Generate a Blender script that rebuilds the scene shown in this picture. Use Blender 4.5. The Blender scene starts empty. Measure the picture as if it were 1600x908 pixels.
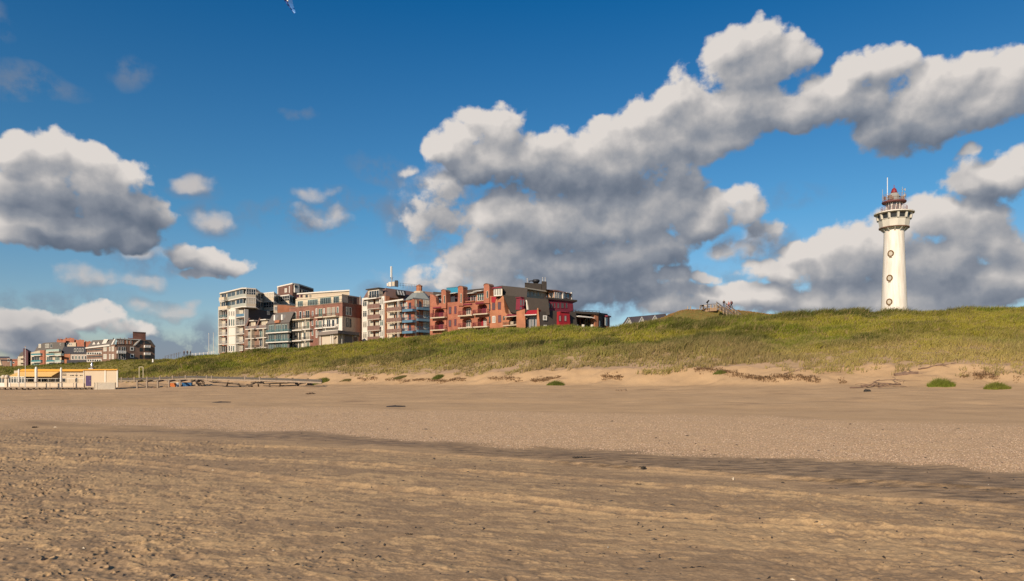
import bpy, bmesh, math, random
import numpy as np
from mathutils import Vector, Matrix

# ------------------------------------------------------------------ camera, light, exposure
F = 1100.0      # focal length in photo pixels (1600 wide)
HOR = 592.0     # horizon row of the photo
EYE = 2.2       # eye height
W, H = 1600, 908
SC = bpy.context.scene
COL = SC.collection
cam_d = bpy.data.cameras.new('camera'); cam = bpy.data.objects.new('camera', cam_d); COL.objects.link(cam)
cam.location = (0, 0, EYE); cam.rotation_euler = (math.radians(90), 0, 0)
cam_d.sensor_width = 36; cam_d.lens = F / W * 36
cam_d.shift_y = (HOR - H / 2) / W
cam_d.clip_start = 0.1; cam_d.clip_end = 20000
SC.camera = cam

SUN_AZ, SUN_EL = math.radians(208), math.radians(28)      # compass azimuth (clockwise from +Y), elevation
sdir = Vector((math.sin(SUN_AZ) * math.cos(SUN_EL), math.cos(SUN_AZ) * math.cos(SUN_EL), math.sin(SUN_EL)))
sun_d = bpy.data.lights.new('sun', 'SUN'); sun = bpy.data.objects.new('sun', sun_d); COL.objects.link(sun)
sun_d.energy = 4.7; sun_d.angle = math.radians(0.6); sun_d.color = (1.0, 0.81, 0.62)
sun.rotation_euler = sdir.to_track_quat('Z', 'Y').to_euler()
SC.view_settings.view_transform = 'Standard'; SC.view_settings.look = 'None'
SC.view_settings.gamma = 1.0; SC.view_settings.exposure = 0.30
SC.cycles.max_bounces = 6; SC.cycles.transparent_max_bounces = 8
SC.cycles.use_adaptive_sampling = True; SC.cycles.use_denoising = True

# ------------------------------------------------------------------ sky with cumulus
def px2sky(x, y, rx, ry):
    az = math.atan((x - 800) / F)
    return az, (HOR - y) / F * math.cos(az), rx / F * math.cos(az) ** 2, ry / F * math.cos(az)

CLOUDS = [  # x, y, rx, ry, weight
 (1148,72,42,34,1),(1195,62,48,32,1),(1236,84,38,40,1),(1180,112,76,46,1),(1290,140,62,36,1),(1347,104,42,32,1),(1378,112,44,36,1),
 (1490,118,80,34,1),(1565,124,70,40,1),(1440,150,84,50,1),(1540,162,92,36,1),(1610,150,50,48,1),(1400,205,72,42,.9),(1330,165,84,42,1),(1465,188,62,32,.9),
 (1062,158,58,44,1),(1012,186,48,36,1),(1110,185,72,48,1),(1180,170,84,46,1),(1235,180,62,30,1),(1015,232,72,48,1),(950,215,50,36,1),(1080,222,66,44,1),(1130,215,60,30,.9),
 (772,205,44,38,1),(722,226,46,32,1),(690,240,34,22,1),(850,222,48,34,1),(800,248,84,40,1),(900,238,62,44,1),(880,280,84,44,1),(960,272,84,50,1),(1035,272,66,44,1),(760,262,54,26,1),
 (686,308,42,30,.62),(662,345,34,36,.55),(705,345,40,34,.6),(785,335,60,44,1),(832,362,82,50,1),(900,340,92,58,1),(980,340,82,50,1),(1040,318,60,40,1),
 (1122,318,52,34,1),(1162,330,34,30,.9),(1195,360,30,22,.6),(1160,388,42,14,.4),(1090,345,60,30,1),
 (760,442,100,26,.95),(860,452,110,26,1),(770,398,70,48,1),(855,418,104,42,1),(952,408,104,50,1),(1035,388,56,42,1),(1000,440,94,34,1),(722,432,66,22,.7),(700,450,60,14,.6),(900,462,90,20,.8),(1062,462,54,20,.8),
 (1115,440,24,13,1),(1262,394,30,20,1),(1212,430,48,24,1),(1282,420,62,40,1),(1330,376,60,34,1),(1332,402,84,50,1),(1452,352,76,44,1),(1512,346,70,38,1),(1555,384,62,50,1),
 (1450,420,104,50,1),(1562,440,84,50,1),(1300,462,124,34,1),(1180,472,84,24,1),(1440,468,154,34,1),(1130,470,54,18,.9),(1050,482,62,16,.8),(1390,372,56,42,1),
 (1562,272,60,40,1),(1522,292,42,32,.9),(1594,250,44,34,1),(1532,234,20,13,.6),
 (34,238,54,30,1),(95,246,50,28,1),(152,258,60,32,1),(206,282,38,32,1),(60,290,84,44,1),(150,302,94,44,1),(212,332,50,32,1),(100,350,114,36,1),(192,370,62,26,.9),(30,362,52,26,1),(244,352,32,22,.8),
 (272,402,42,16,.8),(330,408,56,17,.8),(368,412,26,13,.9),(305,424,50,9,.7),
  (162,500,58,20,1),(204,510,40,14,.9),(110,510,22,9,.7),(36,502,54,20,.9),(20,532,70,26,.9),(82,522,54,18,.8),
 (626,265,18,8,.5)]
SOFTS = [(308,290,36,20,1),(332,349,42,19,1),(130,431,50,22,1),(222,440,34,13,.8),(486,306,34,12,.9),(500,336,50,15,1),(474,328,30,12,.8),(626,265,20,10,.9),(268,478,56,16,1),(225,398,44,14,.9),(1190,372,44,22,.8),(690,300,70,40,.7),(660,350,50,50,.6),(1165,395,50,14,.8),(650,440,60,16,.6)]
FAINTS = [(206,112,46,20,.42),(30,130,90,26,.45),(-2,28,20,34,.4),(478,177,34,8,.3),(1060,475,90,24,.7),(600,320,40,16,.3),(285,530,110,34,.6),(225,545,110,22,.6),(640,465,70,18,.5),(600,270,50,20,.35),(440,340,60,20,.3),
 (925,480,60,22,.7),(1190,385,60,30,.6),(690,335,80,70,.5),(225,405,60,24,.5),(500,330,70,30,.4),(1240,300,60,20,.2),(100,480,130,30,.35),(308,292,46,26,.4),(332,350,50,24,.4),(1100,450,70,30,.4),(30,545,120,30,.5)]
DARKS = [  # shaded undersides: x, y, rx, ry, amount
 (325,415,70,14,.7),(130,438,50,14,.35),(486,310,30,8,.4),(498,342,46,10,.4),(160,508,60,12,.5),(265,484,50,10,.5),(626,268,18,8,.4),(60,370,60,12,.5),
 (830,290,110,34,.9),(960,300,100,36,.8),(740,270,60,18,.4),(1060,290,60,40,.5),(870,385,120,34,.9),(980,435,150,38,1),(1060,380,50,36,.5),(1400,222,80,34,1),(1330,190,70,22,.5),
 (1180,220,90,22,.4),(1520,190,80,20,.5),(1190,380,50,26,.8),(1510,296,40,34,1),(1560,312,80,18,.8),(1440,415,120,24,.45),(1330,450,130,20,.5),(1520,458,120,18,.7),(1200,462,60,12,.4),
 (50,310,110,30,.8),(170,320,90,30,.7),(160,375,130,34,1.1),(230,350,50,34,.9),(340,352,40,14,.6),(300,420,60,12,.9),(270,405,40,14,.6),(35,520,90,40,1),(100,525,60,20,.8),(225,545,110,20,.6),(270,484,60,10,.5),(300,530,90,30,.6),
 (1290,430,50,16,.3),(720,345,60,20,.3),(1420,260,40,10,.6),(830,440,90,18,.4),(40,132,60,40,.5),(900,470,120,20,.7),(206,120,40,20,.4),(620,320,60,20,.4)]

def build_world():
    w = bpy.data.worlds.new('World'); SC.world = w; w.use_nodes = True
    nt = w.node_tree; nt.nodes.clear(); N = nt.nodes; L = nt.links
    def math_(op, a, b=None, c=None, clamp=False):
        n = N.new('ShaderNodeMath'); n.operation = op; n.use_clamp = clamp
        for i, v in enumerate((a, b, c)):
            if v is None: continue
            if isinstance(v, (int, float)): n.inputs[i].default_value = v
            else: L.new(v, n.inputs[i])
        return n.outputs[0]
    def vm(op, a, b=None, c=None):
        n = N.new('ShaderNodeVectorMath'); n.operation = op
        for i, v in enumerate((a, b, c)):
            if v is None: continue
            if isinstance(v, tuple): n.inputs[i].default_value = v
            else: L.new(v, n.inputs[i])
        return n
    def maprange(v, a, b, c, d, smooth=True):
        n = N.new('ShaderNodeMapRange'); n.interpolation_type = 'SMOOTHSTEP' if smooth else 'LINEAR'; n.clamp = True
        L.new(v, n.inputs[0])
        for i, q in enumerate((a, b, c, d)): n.inputs[i + 1].default_value = q
        return n.outputs[0]
    tc = N.new('ShaderNodeTexCoord')
    sep = N.new('ShaderNodeSeparateXYZ'); L.new(tc.outputs['Generated'], sep.inputs[0])
    X, Y, Z = sep.outputs
    az = math_('ARCTAN2', X, Y)
    hl = math_('SQRT', math_('ADD', math_('MULTIPLY', X, X), math_('MULTIPLY', Y, Y)))
    el = math_('DIVIDE', Z, math_('MAXIMUM', hl, 0.02))
    cmb = N.new('ShaderNodeCombineXYZ'); L.new(az, cmb.inputs[0]); L.new(el, cmb.inputs[1])
    P = cmb.outputs[0]
    # domain warp: large lazy plus small curly
    def noise(vec, scale, detail, rough=0.55, off=(0, 0, 0), out=1, lac=2.0):
        n = N.new('ShaderNodeTexNoise'); n.noise_dimensions = '2D'; n.inputs['Scale'].default_value = scale; n.inputs['Detail'].default_value = detail
        n.inputs['Roughness'].default_value = rough; n.inputs['Lacunarity'].default_value = lac
        L.new(vm('ADD', vec, off).outputs[0], n.inputs['Vector'])
        return n.outputs[out]
    def warped(p):
        a = vm('SUBTRACT', noise(p, 9.0, 1.0), (0.5, 0.5, 0.5)).outputs[0]
        b = vm('SUBTRACT', noise(p, 30.0, 2.0, off=(3.1, 7.7, 1.2)), (0.5, 0.5, 0.5)).outputs[0]
        q = vm('MULTIPLY_ADD', a, (0.050, 0.040, 0), p).outputs[0]
        return vm('MULTIPLY_ADD', b, (0.020, 0.018, 0), q).outputs[0]
    def thickness(p, lst=None, grow=1.0):
        acc = None
        for x, y, rx, ry, wt in (lst or CLOUDS):
            a, e, ra, re = px2sky(x, y, rx * 1.25 * grow, ry * 1.25 * grow)
            m = vm('MULTIPLY_ADD', p, (1 / ra, 1 / re, 0), (-a / ra, -e / re, 0)).outputs[0]
            d = vm('DOT_PRODUCT', m, m).outputs['Value']
            v = math_('MULTIPLY_ADD', d, -wt, wt)      # wt * (1 - d^2)
            if acc is None: acc = v
            else: acc = math_('SMOOTH_MAX', acc, v, 0.22)
        return math_('MAXIMUM', acc, -1.2)
    def field(p):
        wp_ = warped(p); t = thickness(wp_)
        f = noise(p, 17.0, 9.0, 0.62, off=(1.3, 5.2, 0), out=0)
        vo = N.new('ShaderNodeTexVoronoi'); vo.voronoi_dimensions = '2D'; vo.feature = 'SMOOTH_F1'; vo.inputs['Scale'].default_value = 20.0; vo.inputs['Smoothness'].default_value = 0.35
        vo.inputs['Detail'].default_value = 2.0; vo.inputs['Roughness'].default_value = 0.5
        L.new(p if False else vm('MULTIPLY_ADD', noise(p, 40.0, 2.0), (0.02, 0.02, 0), p).outputs[0], vo.inputs['Vector'])
        b = math_('MULTIPLY_ADD', vo.outputs['Distance'], -0.55, 0.20)
        g = math_('MULTIPLY_ADD', f, 1.5, -0.72)
        return math_('ADD', t, math_('ADD', g, b)), t, math_('ADD', thickness(wp_, SOFTS), math_('ADD', g, b))
    T0, t0_, S0 = field(P)
    T1, t1_, S1 = field(vm('ADD', P, (-0.012, 0.020, 0)).outputs[0])
    T2 = thickness(vm('ADD', P, (-0.010, 0.048, 0)).outputs[0])
    alpha = maprange(T0, -0.05, 0.40, 0.0, 1.0)
    acc = None
    Pw = warped(P)
    for x, y, rx, ry, amt in DARKS:
        a, e, ra, re = px2sky(x, y, rx * 1.25, ry * 1.3)
        m = vm('MULTIPLY_ADD', Pw, (1 / ra, 1 / re, 0), (-a / ra, -e / re, 0)).outputs[0]
        d = vm('DOT_PRODUCT', m, m).outputs['Value']
        g = math_('MULTIPLY', math_('MAXIMUM', math_('SUBTRACT', 1.0, d), 0.0), amt)
        acc = g if acc is None else math_('ADD', acc, g)
    fa = None
    for x, y, rx, ry, amt in FAINTS:
        a, e, ra, re = px2sky(x, y, rx * 1.3, ry * 1.3)
        m = vm('MULTIPLY_ADD', Pw, (1 / ra, 1 / re, 0), (-a / ra, -e / re, 0)).outputs[0]
        g = math_('MULTIPLY', math_('MAXIMUM', math_('SUBTRACT', 1.0, vm('DOT_PRODUCT', m, m).outputs['Value']), 0.0), amt)
        fa = g if fa is None else math_('ADD', fa, g)
    fa = math_('MINIMUM', math_('MULTIPLY', fa, maprange(noise(P, 20.0, 5.0, 0.6, off=(4.0, 4.0, 0), out=0), 0.36, 0.66, 0.0, 1.5)), 0.8)
    relief = math_('SUBTRACT', T0, T1)                       # >0 faces the light
    lobe = maprange(math_('SUBTRACT', t0_, t1_), -0.5, 0.55, -0.5, 0.5, smooth=False)
    rl = math_('ADD', math_('MULTIPLY', maprange(relief, -0.55, 0.60, -0.5, 0.5, smooth=False), 0.72), math_('MULTIPLY', lobe, 0.80))
    above = maprange(T2, -0.3, 1.0, 0.0, 1.0)                # cloud above shades
    lit = math_('MULTIPLY_ADD', above, -0.17, 0.78)
    lit = math_('ADD', lit, math_('MULTIPLY', rl, 0.42))
    lit = math_('SUBTRACT', lit, math_('MULTIPLY', math_('MINIMUM', acc, 1.2), 0.27))
    soft = noise(P, 14.0, 3.0, 0.5, off=(9.0, 2.0, 0), out=0)
    lit = math_('ADD', lit, math_('MULTIPLY_ADD', soft, 0.30, -0.15))
    cr = N.new('ShaderNodeValToRGB'); L.new(lit, cr.inputs[0])
    el_ = cr.color_ramp.elements
    while len(el_) > 1: el_.remove(el_[-1])
    stops = [(0.0, (0.105, 0.14, 0.195)), (0.22, (0.165, 0.195, 0.25)), (0.45, (0.262, 0.285, 0.33)), (0.68, (0.43, 0.425, 0.435)), (1.0, (0.74, 0.69, 0.65))]
    el_[0].position = 0; el_[0].color = (*stops[0][1], 1)
    for p_, c_ in stops[1:]:
        e_ = el_.new(p_); e_.color = (*c_, 1)
    lit2 = math_('ADD', math_('MULTIPLY', maprange(math_('SUBTRACT', S0, S1), -0.6, 0.7, -0.5, 0.5, smooth=False), 0.75), 0.52)
    cr2 = N.new('ShaderNodeValToRGB'); L.new(lit2, cr2.inputs[0]); q_ = cr2.color_ramp.elements
    q_[0].position = 0.1; q_[0].color = (0.15, 0.185, 0.25, 1); q_[1].position = 0.95; q_[1].color = (0.60, 0.56, 0.54, 1)
    alpha2 = maprange(S0, -0.05, 1.05, 0.0, 0.92)
    sky = N.new('ShaderNodeTexSky'); sky.sky_type = 'NISHITA'; sky.sun_disc = False
    sky.sun_elevation = SUN_EL; sky.sun_rotation = SUN_AZ; sky.air_density = 1.0; sky.dust_density = 0.4; sky.ozone_density = 2.5
    # deep polarised blue: grade the sky's own colour
    tint = N.new('ShaderNodeMix'); tint.data_type = 'RGBA'; tint.blend_type = 'MULTIPLY'; tint.inputs[0].default_value = 1
    L.new(sky.outputs[0], tint.inputs[6])
    tr = N.new('ShaderNodeValToRGB'); L.new(maprange(el, 0.0, 0.55, 0, 1, False), tr.inputs[0])
    TR = tr.color_ramp.elements
    TR[0].position = 0; TR[0].color = (*SKYT[0], 1); TR[1].position = 1; TR[1].color = (*SKYT[2], 1)
    m_ = TR.new(0.4); m_.color = (*SKYT[1], 1)
    L.new(tr.outputs[0], tint.inputs[7])
    bg1 = N.new('ShaderNodeBackground'); bg1.inputs[1].default_value = 0.082; L.new(tint.outputs[2], bg1.inputs[0])
    bg3 = N.new('ShaderNodeBackground'); bg3.inputs[0].default_value = (0.15, 0.19, 0.26, 1)
    mf = N.new('ShaderNodeMixShader'); L.new(fa, mf.inputs[0]); L.new(bg1.outputs[0], mf.inputs[1]); L.new(bg3.outputs[0], mf.inputs[2])
    bg4 = N.new('ShaderNodeBackground'); bg4.inputs[1].default_value = 0.80; L.new(cr2.outputs[0], bg4.inputs[0])
    mg = N.new('ShaderNodeMixShader'); L.new(alpha2, mg.inputs[0]); L.new(mf.outputs[0], mg.inputs[1]); L.new(bg4.outputs[0], mg.inputs[2])
    bg2 = N.new('ShaderNodeBackground'); bg2.inputs[1].default_value = 0.80; L.new(cr.outputs[0], bg2.inputs[0])
    mix = N.new('ShaderNodeMixShader'); L.new(alpha, mix.inputs[0]); L.new(mg.outputs[0], mix.inputs[1]); L.new(bg2.outputs[0], mix.inputs[2])
    out = N.new('ShaderNodeOutputWorld'); L.new(mix.outputs[0], out.inputs[0])
    w.cycles.sampling_method = 'MANUAL'; w.cycles.sample_map_resolution = 256
SKYT = [(0.90, 0.82, 0.84), (0.40, 0.79, 0.95), (0.05, 0.58, 0.93)]
build_world()

# ------------------------------------------------------------------ helpers
RNG = np.random.default_rng(7); random.seed(11)
def P3(x, row, s):
    """photo pixel + scale (pixels per metre there) -> world point"""
    return Vector(((x - 800) / s, F / s, EYE + (HOR - row) / s))
_mats = {}
def mat(name, col, rough=0.8, var=0.12, scale=1.5, bump=0.0, metal=0.0, spec=0.3, trans=0.0):
    if name in _mats: return _mats[name]
    m = bpy.data.materials.new(name); m.use_nodes = True; nt = m.node_tree; N = nt.nodes; L = nt.links
    b = N['Principled BSDF']; b.inputs['Roughness'].default_value = rough; b.inputs['Metallic'].default_value = metal
    b.inputs['Specular IOR Level'].default_value = spec
    if var > 0:
        tc = N.new('ShaderNodeTexCoord'); nz = N.new('ShaderNodeTexNoise'); nz.inputs['Scale'].default_value = scale; nz.inputs['Detail'].default_value = 4
        L.new(tc.outputs['Object'], nz.inputs['Vector'])
        hs = N.new('ShaderNodeMix'); hs.data_type = 'RGBA'
        hs.inputs[6].default_value = (*[c * (1 - var * 1.6) for c in col], 1); hs.inputs[7].default_value = (*[min(1, c * (1 + var * 1.2)) for c in col], 1)
        L.new(nz.outputs[0], hs.inputs[0]); L.new(hs.outputs[2], b.inputs['Base Color'])
        if bump:
            bp = N.new('ShaderNodeBump'); bp.inputs['Strength'].default_value = bump; L.new(nz.outputs[0], bp.inputs['Height']); L.new(bp.outputs[0], b.inputs['Normal'])
    else: b.inputs['Base Color'].default_value = (*col, 1)
    _mats[name] = m; return m
def brickmat(name, c1, c2, mortar, scale=5.0):
    if name in _mats: return _mats[name]
    m = bpy.data.materials.new(name); m.use_nodes = True; nt = m.node_tree; N = nt.nodes; L = nt.links; b = N['Principled BSDF']; b.inputs['Roughness'].default_value = 0.9
    b.inputs['Specular IOR Level'].default_value = 0.2
    tc = N.new('ShaderNodeTexCoord'); sp = N.new('ShaderNodeSeparateXYZ'); L.new(tc.outputs['Object'], sp.inputs[0])
    ad = N.new('ShaderNodeMath'); L.new(sp.outputs[0], ad.inputs[0]); L.new(sp.outputs[1], ad.inputs[1])
    cb = N.new('ShaderNodeCombineXYZ'); L.new(ad.outputs[0], cb.inputs[0]); L.new(sp.outputs[2], cb.inputs[1])
    br = N.new('ShaderNodeTexBrick'); br.inputs['Scale'].default_value = scale; L.new(cb.outputs[0], br.inputs['Vector'])
    br.inputs['Color1'].default_value = (*c1, 1); br.inputs['Color2'].default_value = (*c2, 1); br.inputs['Mortar'].default_value = (*mortar, 1)
    nz = N.new('ShaderNodeTexNoise'); nz.inputs['Scale'].default_value = 0.6; nz.inputs['Detail'].default_value = 5; L.new(tc.outputs['Object'], nz.inputs['Vector'])
    mr = N.new('ShaderNodeMapRange'); mr.inputs[1].default_value = 0.3; mr.inputs[2].default_value = 0.7; mr.inputs[3].default_value = 0.78; mr.inputs[4].default_value = 1.15; L.new(nz.outputs[0], mr.inputs[0])
    mx = N.new('ShaderNodeVectorMath'); mx.operation = 'SCALE'; L.new(br.outputs[0], mx.inputs[0]); L.new(mr.outputs[0], mx.inputs[3]); L.new(mx.outputs[0], b.inputs['Base Color'])
    _mats[name] = m; return m

def tag(o, label=None, cat=None, group=None, kind=None):
    if label: o['label'] = label
    if cat: o['category'] = cat
    if group: o['group'] = group
    if kind: o['kind'] = kind
    return o
def empty(name, loc, label, cat, group=None):
    o = bpy.data.objects.new(name, None); COL.objects.link(o); o.location = loc; o.empty_display_size = 0.5
    return tag(o, label, cat, group)
def copy_tree(o, parent=None, loc=None, rotz=None, scale=None):
    c = o.copy(); COL.objects.link(c); c.parent = parent
    if loc is not None: c.location = loc
    if rotz is not None: c.rotation_euler[2] = rotz
    if scale is not None: c.scale = (scale,) * 3
    for ch in list(o.children): copy_tree(ch, c)
    return c
class MB:
    """collects boxes, bars, prisms in WORLD coordinates; build() links ONE mesh object, made local to its parent's root"""
    def __init__(s): s.v = []; s.f = []
    def add(s, vs, fs):
        n = len(s.v); s.v += [tuple(v) for v in vs]; s.f += [tuple(i + n for i in f) for f in fs]; return s
    def hexa(s, p):   # 8 points: bottom 4 ccw, top 4
        return s.add(p, [(3, 2, 1, 0), (4, 5, 6, 7), (0, 1, 5, 4), (1, 2, 6, 5), (2, 3, 7, 6), (3, 0, 4, 7)])
    def box(s, c, d, rz=0):
        cx, cy, cz = c; a, b, h = d[0] / 2, d[1] / 2, d[2] / 2; co, si = math.cos(rz), math.sin(rz)
        q = [(x, y) for x, y in ((-a, -b), (a, -b), (a, b), (-a, b))]
        r = [(cx + x * co - y * si, cy + x * si + y * co) for x, y in q]
        return s.hexa([(x, y, cz - h) for x, y in r] + [(x, y, cz + h) for x, y in r])
    def bar(s, a, b, w, h=None, n=4, taper=1.0):
        a = Vector(a); b = Vector(b); d = b - a
        if d.length < 1e-6: return s
        d.normalize(); up = Vector((0, 0, 1)) if abs(d.z) < 0.95 else Vector((0, 1, 0))
        x = d.cross(up).normalized(); y = x.cross(d).normalized(); h = h or w
        ring = [(math.cos(2 * math.pi * (i + .5) / n), math.sin(2 * math.pi * (i + .5) / n)) for i in range(n)]
        k = 0.5 / math.cos(math.pi / n) if n == 4 else 0.5
        vs = [a + x * c * w * k + y * q * h * k for c, q in ring] + [b + x * c * w * k * taper + y * q * h * k * taper for c, q in ring]
        return s.add(vs, [tuple(range(n))[::-1], tuple(range(n, 2 * n))] + [(i, (i + 1) % n, n + (i + 1) % n, n + i) for i in range(n)])
    def prism(s, poly, z0, z1, top=None):
        n = len(poly); t = top or poly
        ztop = z1 if isinstance(z1, (list, tuple)) else [z1] * n
        vs = [(p[0], p[1], z0) for p in poly] + [(p[0], p[1], ztop[i]) for i, p in enumerate(t)]
        return s.add(vs, [tuple(range(n))[::-1], tuple(range(n, 2 * n))] + [(i, (i + 1) % n, n + (i + 1) % n, n + i) for i in range(n)])
    def lathe(s, c, prof, n=24, a0=0.0):
        cx, cy = c; vs = []; fs = []
        for r, z in prof:
            for i in range(n):
                a = 2 * math.pi * i / n + a0; vs.append((cx + r * math.cos(a), cy + r * math.sin(a), z))
        for k in range(len(prof) - 1):
            for i in range(n): fs.append((k * n + i, k * n + (i + 1) % n, (k + 1) * n + (i + 1) % n, (k + 1) * n + i))
        fs.append(tuple(range(n))[::-1]); fs.append(tuple((len(prof) - 1) * n + i for i in range(n)))
        return s.add(vs, fs)
    def build(s, name, m, parent=None, smooth=False):
        me = bpy.data.meshes.new(name); off = Vector((0, 0, 0)); p = parent
        while p is not None: off += p.location; p = p.parent
        vs = [(v[0] - off.x, v[1] - off.y, v[2] - off.z) for v in s.v]
        me.from_pydata(vs, [], s.f); me.materials.append(m)
        bm = bmesh.new(); bm.from_mesh(me); bmesh.ops.recalc_face_normals(bm, faces=bm.faces); bm.to_mesh(me); bm.free()
        if smooth:
            for pl in me.polygons: pl.use_smooth = len(pl.vertices) == 4
        o = bpy.data.objects.new(name, me); COL.objects.link(o); o.parent = parent
        return o

# noise ---------------------------------------------------------------
def _h(ix, iy, seed):
    n = (ix.astype(np.int64) * 374761393 + iy.astype(np.int64) * 668265263 + seed * 1274126177) & 0xffffffff
    n = ((n ^ (n >> 13)) * 1274126177) & 0xffffffff
    n = ((n ^ (n >> 16)) * 2246822519) & 0xffffffff
    return ((n ^ (n >> 15)) & 0xffffff) / float(0xffffff)
def vnoise(x, y, seed=0):
    ix = np.floor(x); iy = np.floor(y); fx = x - ix; fy = y - iy
    ux = fx * fx * (3 - 2 * fx); uy = fy * fy * (3 - 2 * fy)
    a = _h(ix, iy, seed); b = _h(ix + 1, iy, seed); c = _h(ix, iy + 1, seed); d = _h(ix + 1, iy + 1, seed)
    return (a * (1 - ux) + b * ux) * (1 - uy) + (c * (1 - ux) + d * ux) * uy
def fbm(x, y, oct=4, seed=0, rough=0.5):
    t = 0; a = 1; s = 0
    for i in range(oct):
        t = t + a * vnoise(x * 2 ** i + 17.3 * i, y * 2 ** i - 9.1 * i, seed + i); s += a; a *= rough
    return t / s
def sstep(a, b, x):
    t = np.clip((x - a) / (b - a), 0, 1); return t * t * (3 - 2 * t)

# ------------------------------------------------------------------ terrain heights
def tab(pts, x): 
    pts = sorted(pts); return np.interp(x, [p[0] for p in pts], [p[1] for p in pts])
CX = np.arange(-1200, 2801, 10.0)
def sm(v, k=4):
    p = np.pad(v, k, mode='edge'); w = np.hanning(2 * k + 3)[1:-1]; w /= w.sum(); return np.convolve(p, w, 'valid')
Yfoot = sm(tab([(-1200,260),(0,200),(150,185),(200,175),(300,158),(400,146),(500,128),(600,118),(800,98),(1000,88),(1200,80),(1400,75),(1600,72),(2000,66),(2800,60)], CX))
Rfoot = tab([(-1200,604),(0,605),(150,604),(200,603),(300,601),(400,602),(500,602),(800,602),(1000,602.5),(1600,603),(2800,606)], CX)
Yveg = Yfoot + sm(tab([(-1200,20),(0,16),(200,12),(400,10),(600,8),(1000,7),(1600,6),(2800,6)], CX))
Rveg = sm(tab([(-1200,592),(0,599),(200,597),(300,594),(400,591),(460,588),(500,584),(600,585.5),(700,583),(800,580),(900,578),(1000,575),(1200,573),(1400,570),(1600,572),(2000,570),(2800,560)], CX), 2)
Ycr = sm(tab([(-1200,260),(0,240),(190,230),(240,226),(286,220),(340,212),(430,193),(500,182),(600,172),(700,162),(800,154),(900,147),(1000,140),(1200,128),(1400,118),(1600,110),(2000,98),(2800,80)], CX))
Rcr = sm(tab([(-1200,600),(0,594),(150,590),(190,581.5),(215,574),(240,566),(286,557.5),(340,552),(400,548),(450,544.5),(500,540.5),(550,535),(600,530),(650,526.5),(700,521.5),(750,516),(800,513),(850,512.5),(900,513),(950,515),(1000,511),(1050,501.5),(1090,501.5),(1140,498),(1200,494.5),(1240,492.5),(1300,491.5),(1400,490),(1500,486.5),(1600,486),(2000,480),(2800,470)], CX) + 5.0, 1)
Zc = EYE + (HOR - Rcr) * Ycr / F
Yh = sm(tab([(-1200,330),(0,290),(184,268),(260,262),(300,250),(340,236),(430,212),(500,198),(600,186),(700,175),(800,167),(900,162),(1000,162),(1100,163),(1230,160),(1400,150),(1600,140),(2000,125),(2800,110)], CX))
Rh = tab([(-1200,575),(-100,573),(0,571),(50,570),(100,567),(150,563.5),(184,560.5),(240,560.5),(262,560),(286,561),(340,557),(430,552),(500,548),(600,538),(700,530),(800,522),(900,519),(960,516),(985,508),(1000,505),(1010,501),(1030,495.5),(1045,489.5),(1055,485),(1075,480.5),(1100,480.5),(1110,481.5),(1160,482),(1190,486),(1215,490),(1250,496),(1400,496),(1540,494),(1560,488),(1580,480),(1620,477),(1680,482),(1800,492),(2800,500)], CX) + 3.0
Zh = EYE + (HOR - Rh) * Yh / F
Zdip = np.minimum(Zc, Zh) - 1.2
for i, x in enumerate(CX):
    if x < 260: Zdip[i] = min(Zc[i], Zh[i]) - 0.5
def _ctrl(i):
    fy = EYE + (HOR - Rfoot[i]) * Yfoot[i] / F; vz = EYE + (HOR - Rveg[i]) * Yveg[i] / F
    Ys = [0.5, 22, 40, Yfoot[i], Yveg[i], Yveg[i] + .45 * (Ycr[i] - Yveg[i]), Ycr[i], .5 * (Ycr[i] + Yh[i]), Yh[i], Yh[i] + 45, 520, 8000]
    zm = vz + 0.50 * (Zc[i] - vz)
    Zs = [0, 0, 0.1 * min(1, max(0, (CX[i] + 200) / 900)), fy, vz, zm, Zc[i], Zdip[i], Zh[i], max(Zh[i] - 4, 6), 6, 5]
    return Ys, Zs
def pchip(xs, ys, q):
    xs = np.array(xs, float); ys = np.array(ys, float); h = np.diff(xs); d = np.diff(ys) / h; m = np.zeros(len(xs))
    for k in range(1, len(xs) - 1):
        if d[k - 1] * d[k] > 0:
            w1 = 2 * h[k] + h[k - 1]; w2 = h[k] + 2 * h[k - 1]; m[k] = (w1 + w2) / (w1 / d[k - 1] + w2 / d[k])
    m[0] = d[0]; m[-1] = d[-1]
    i = np.clip(np.searchsorted(xs, q) - 1, 0, len(xs) - 2); t = (q - xs[i]) / h[i]
    return (2*t**3-3*t**2+1)*ys[i] + (t**3-2*t**2+t)*h[i]*m[i] + (-2*t**3+3*t**2)*ys[i+1] + (t**3-t**2)*h[i]*m[i+1]
YQ = np.concatenate([np.linspace(0.5, 60, 60, endpoint=False), np.linspace(60, 340, 420, endpoint=False), np.geomspace(340, 8000, 30)])
TABLE = np.zeros((len(CX), len(YQ)))
for i in range(len(CX)):
    Ys, Zs = _ctrl(i); TABLE[i] = pchip(Ys, Zs, YQ)
def colidx(v, px): return np.interp(px, CX, v)
def base_z(px, Y):
    a = np.clip((px + 1200) / 10.0, 0, len(CX) - 1.001); i = a.astype(int); fa = a - i
    j = np.clip(np.searchsorted(YQ, Y) - 1, 0, len(YQ) - 2); fy = np.clip((Y - YQ[j]) / (YQ[j + 1] - YQ[j]), 0, 1)
    return (TABLE[i, j] * (1 - fy) + TABLE[i, j + 1] * fy) * (1 - fa) + (TABLE[i + 1, j] * (1 - fy) + TABLE[i + 1, j + 1] * fy) * fa
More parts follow.
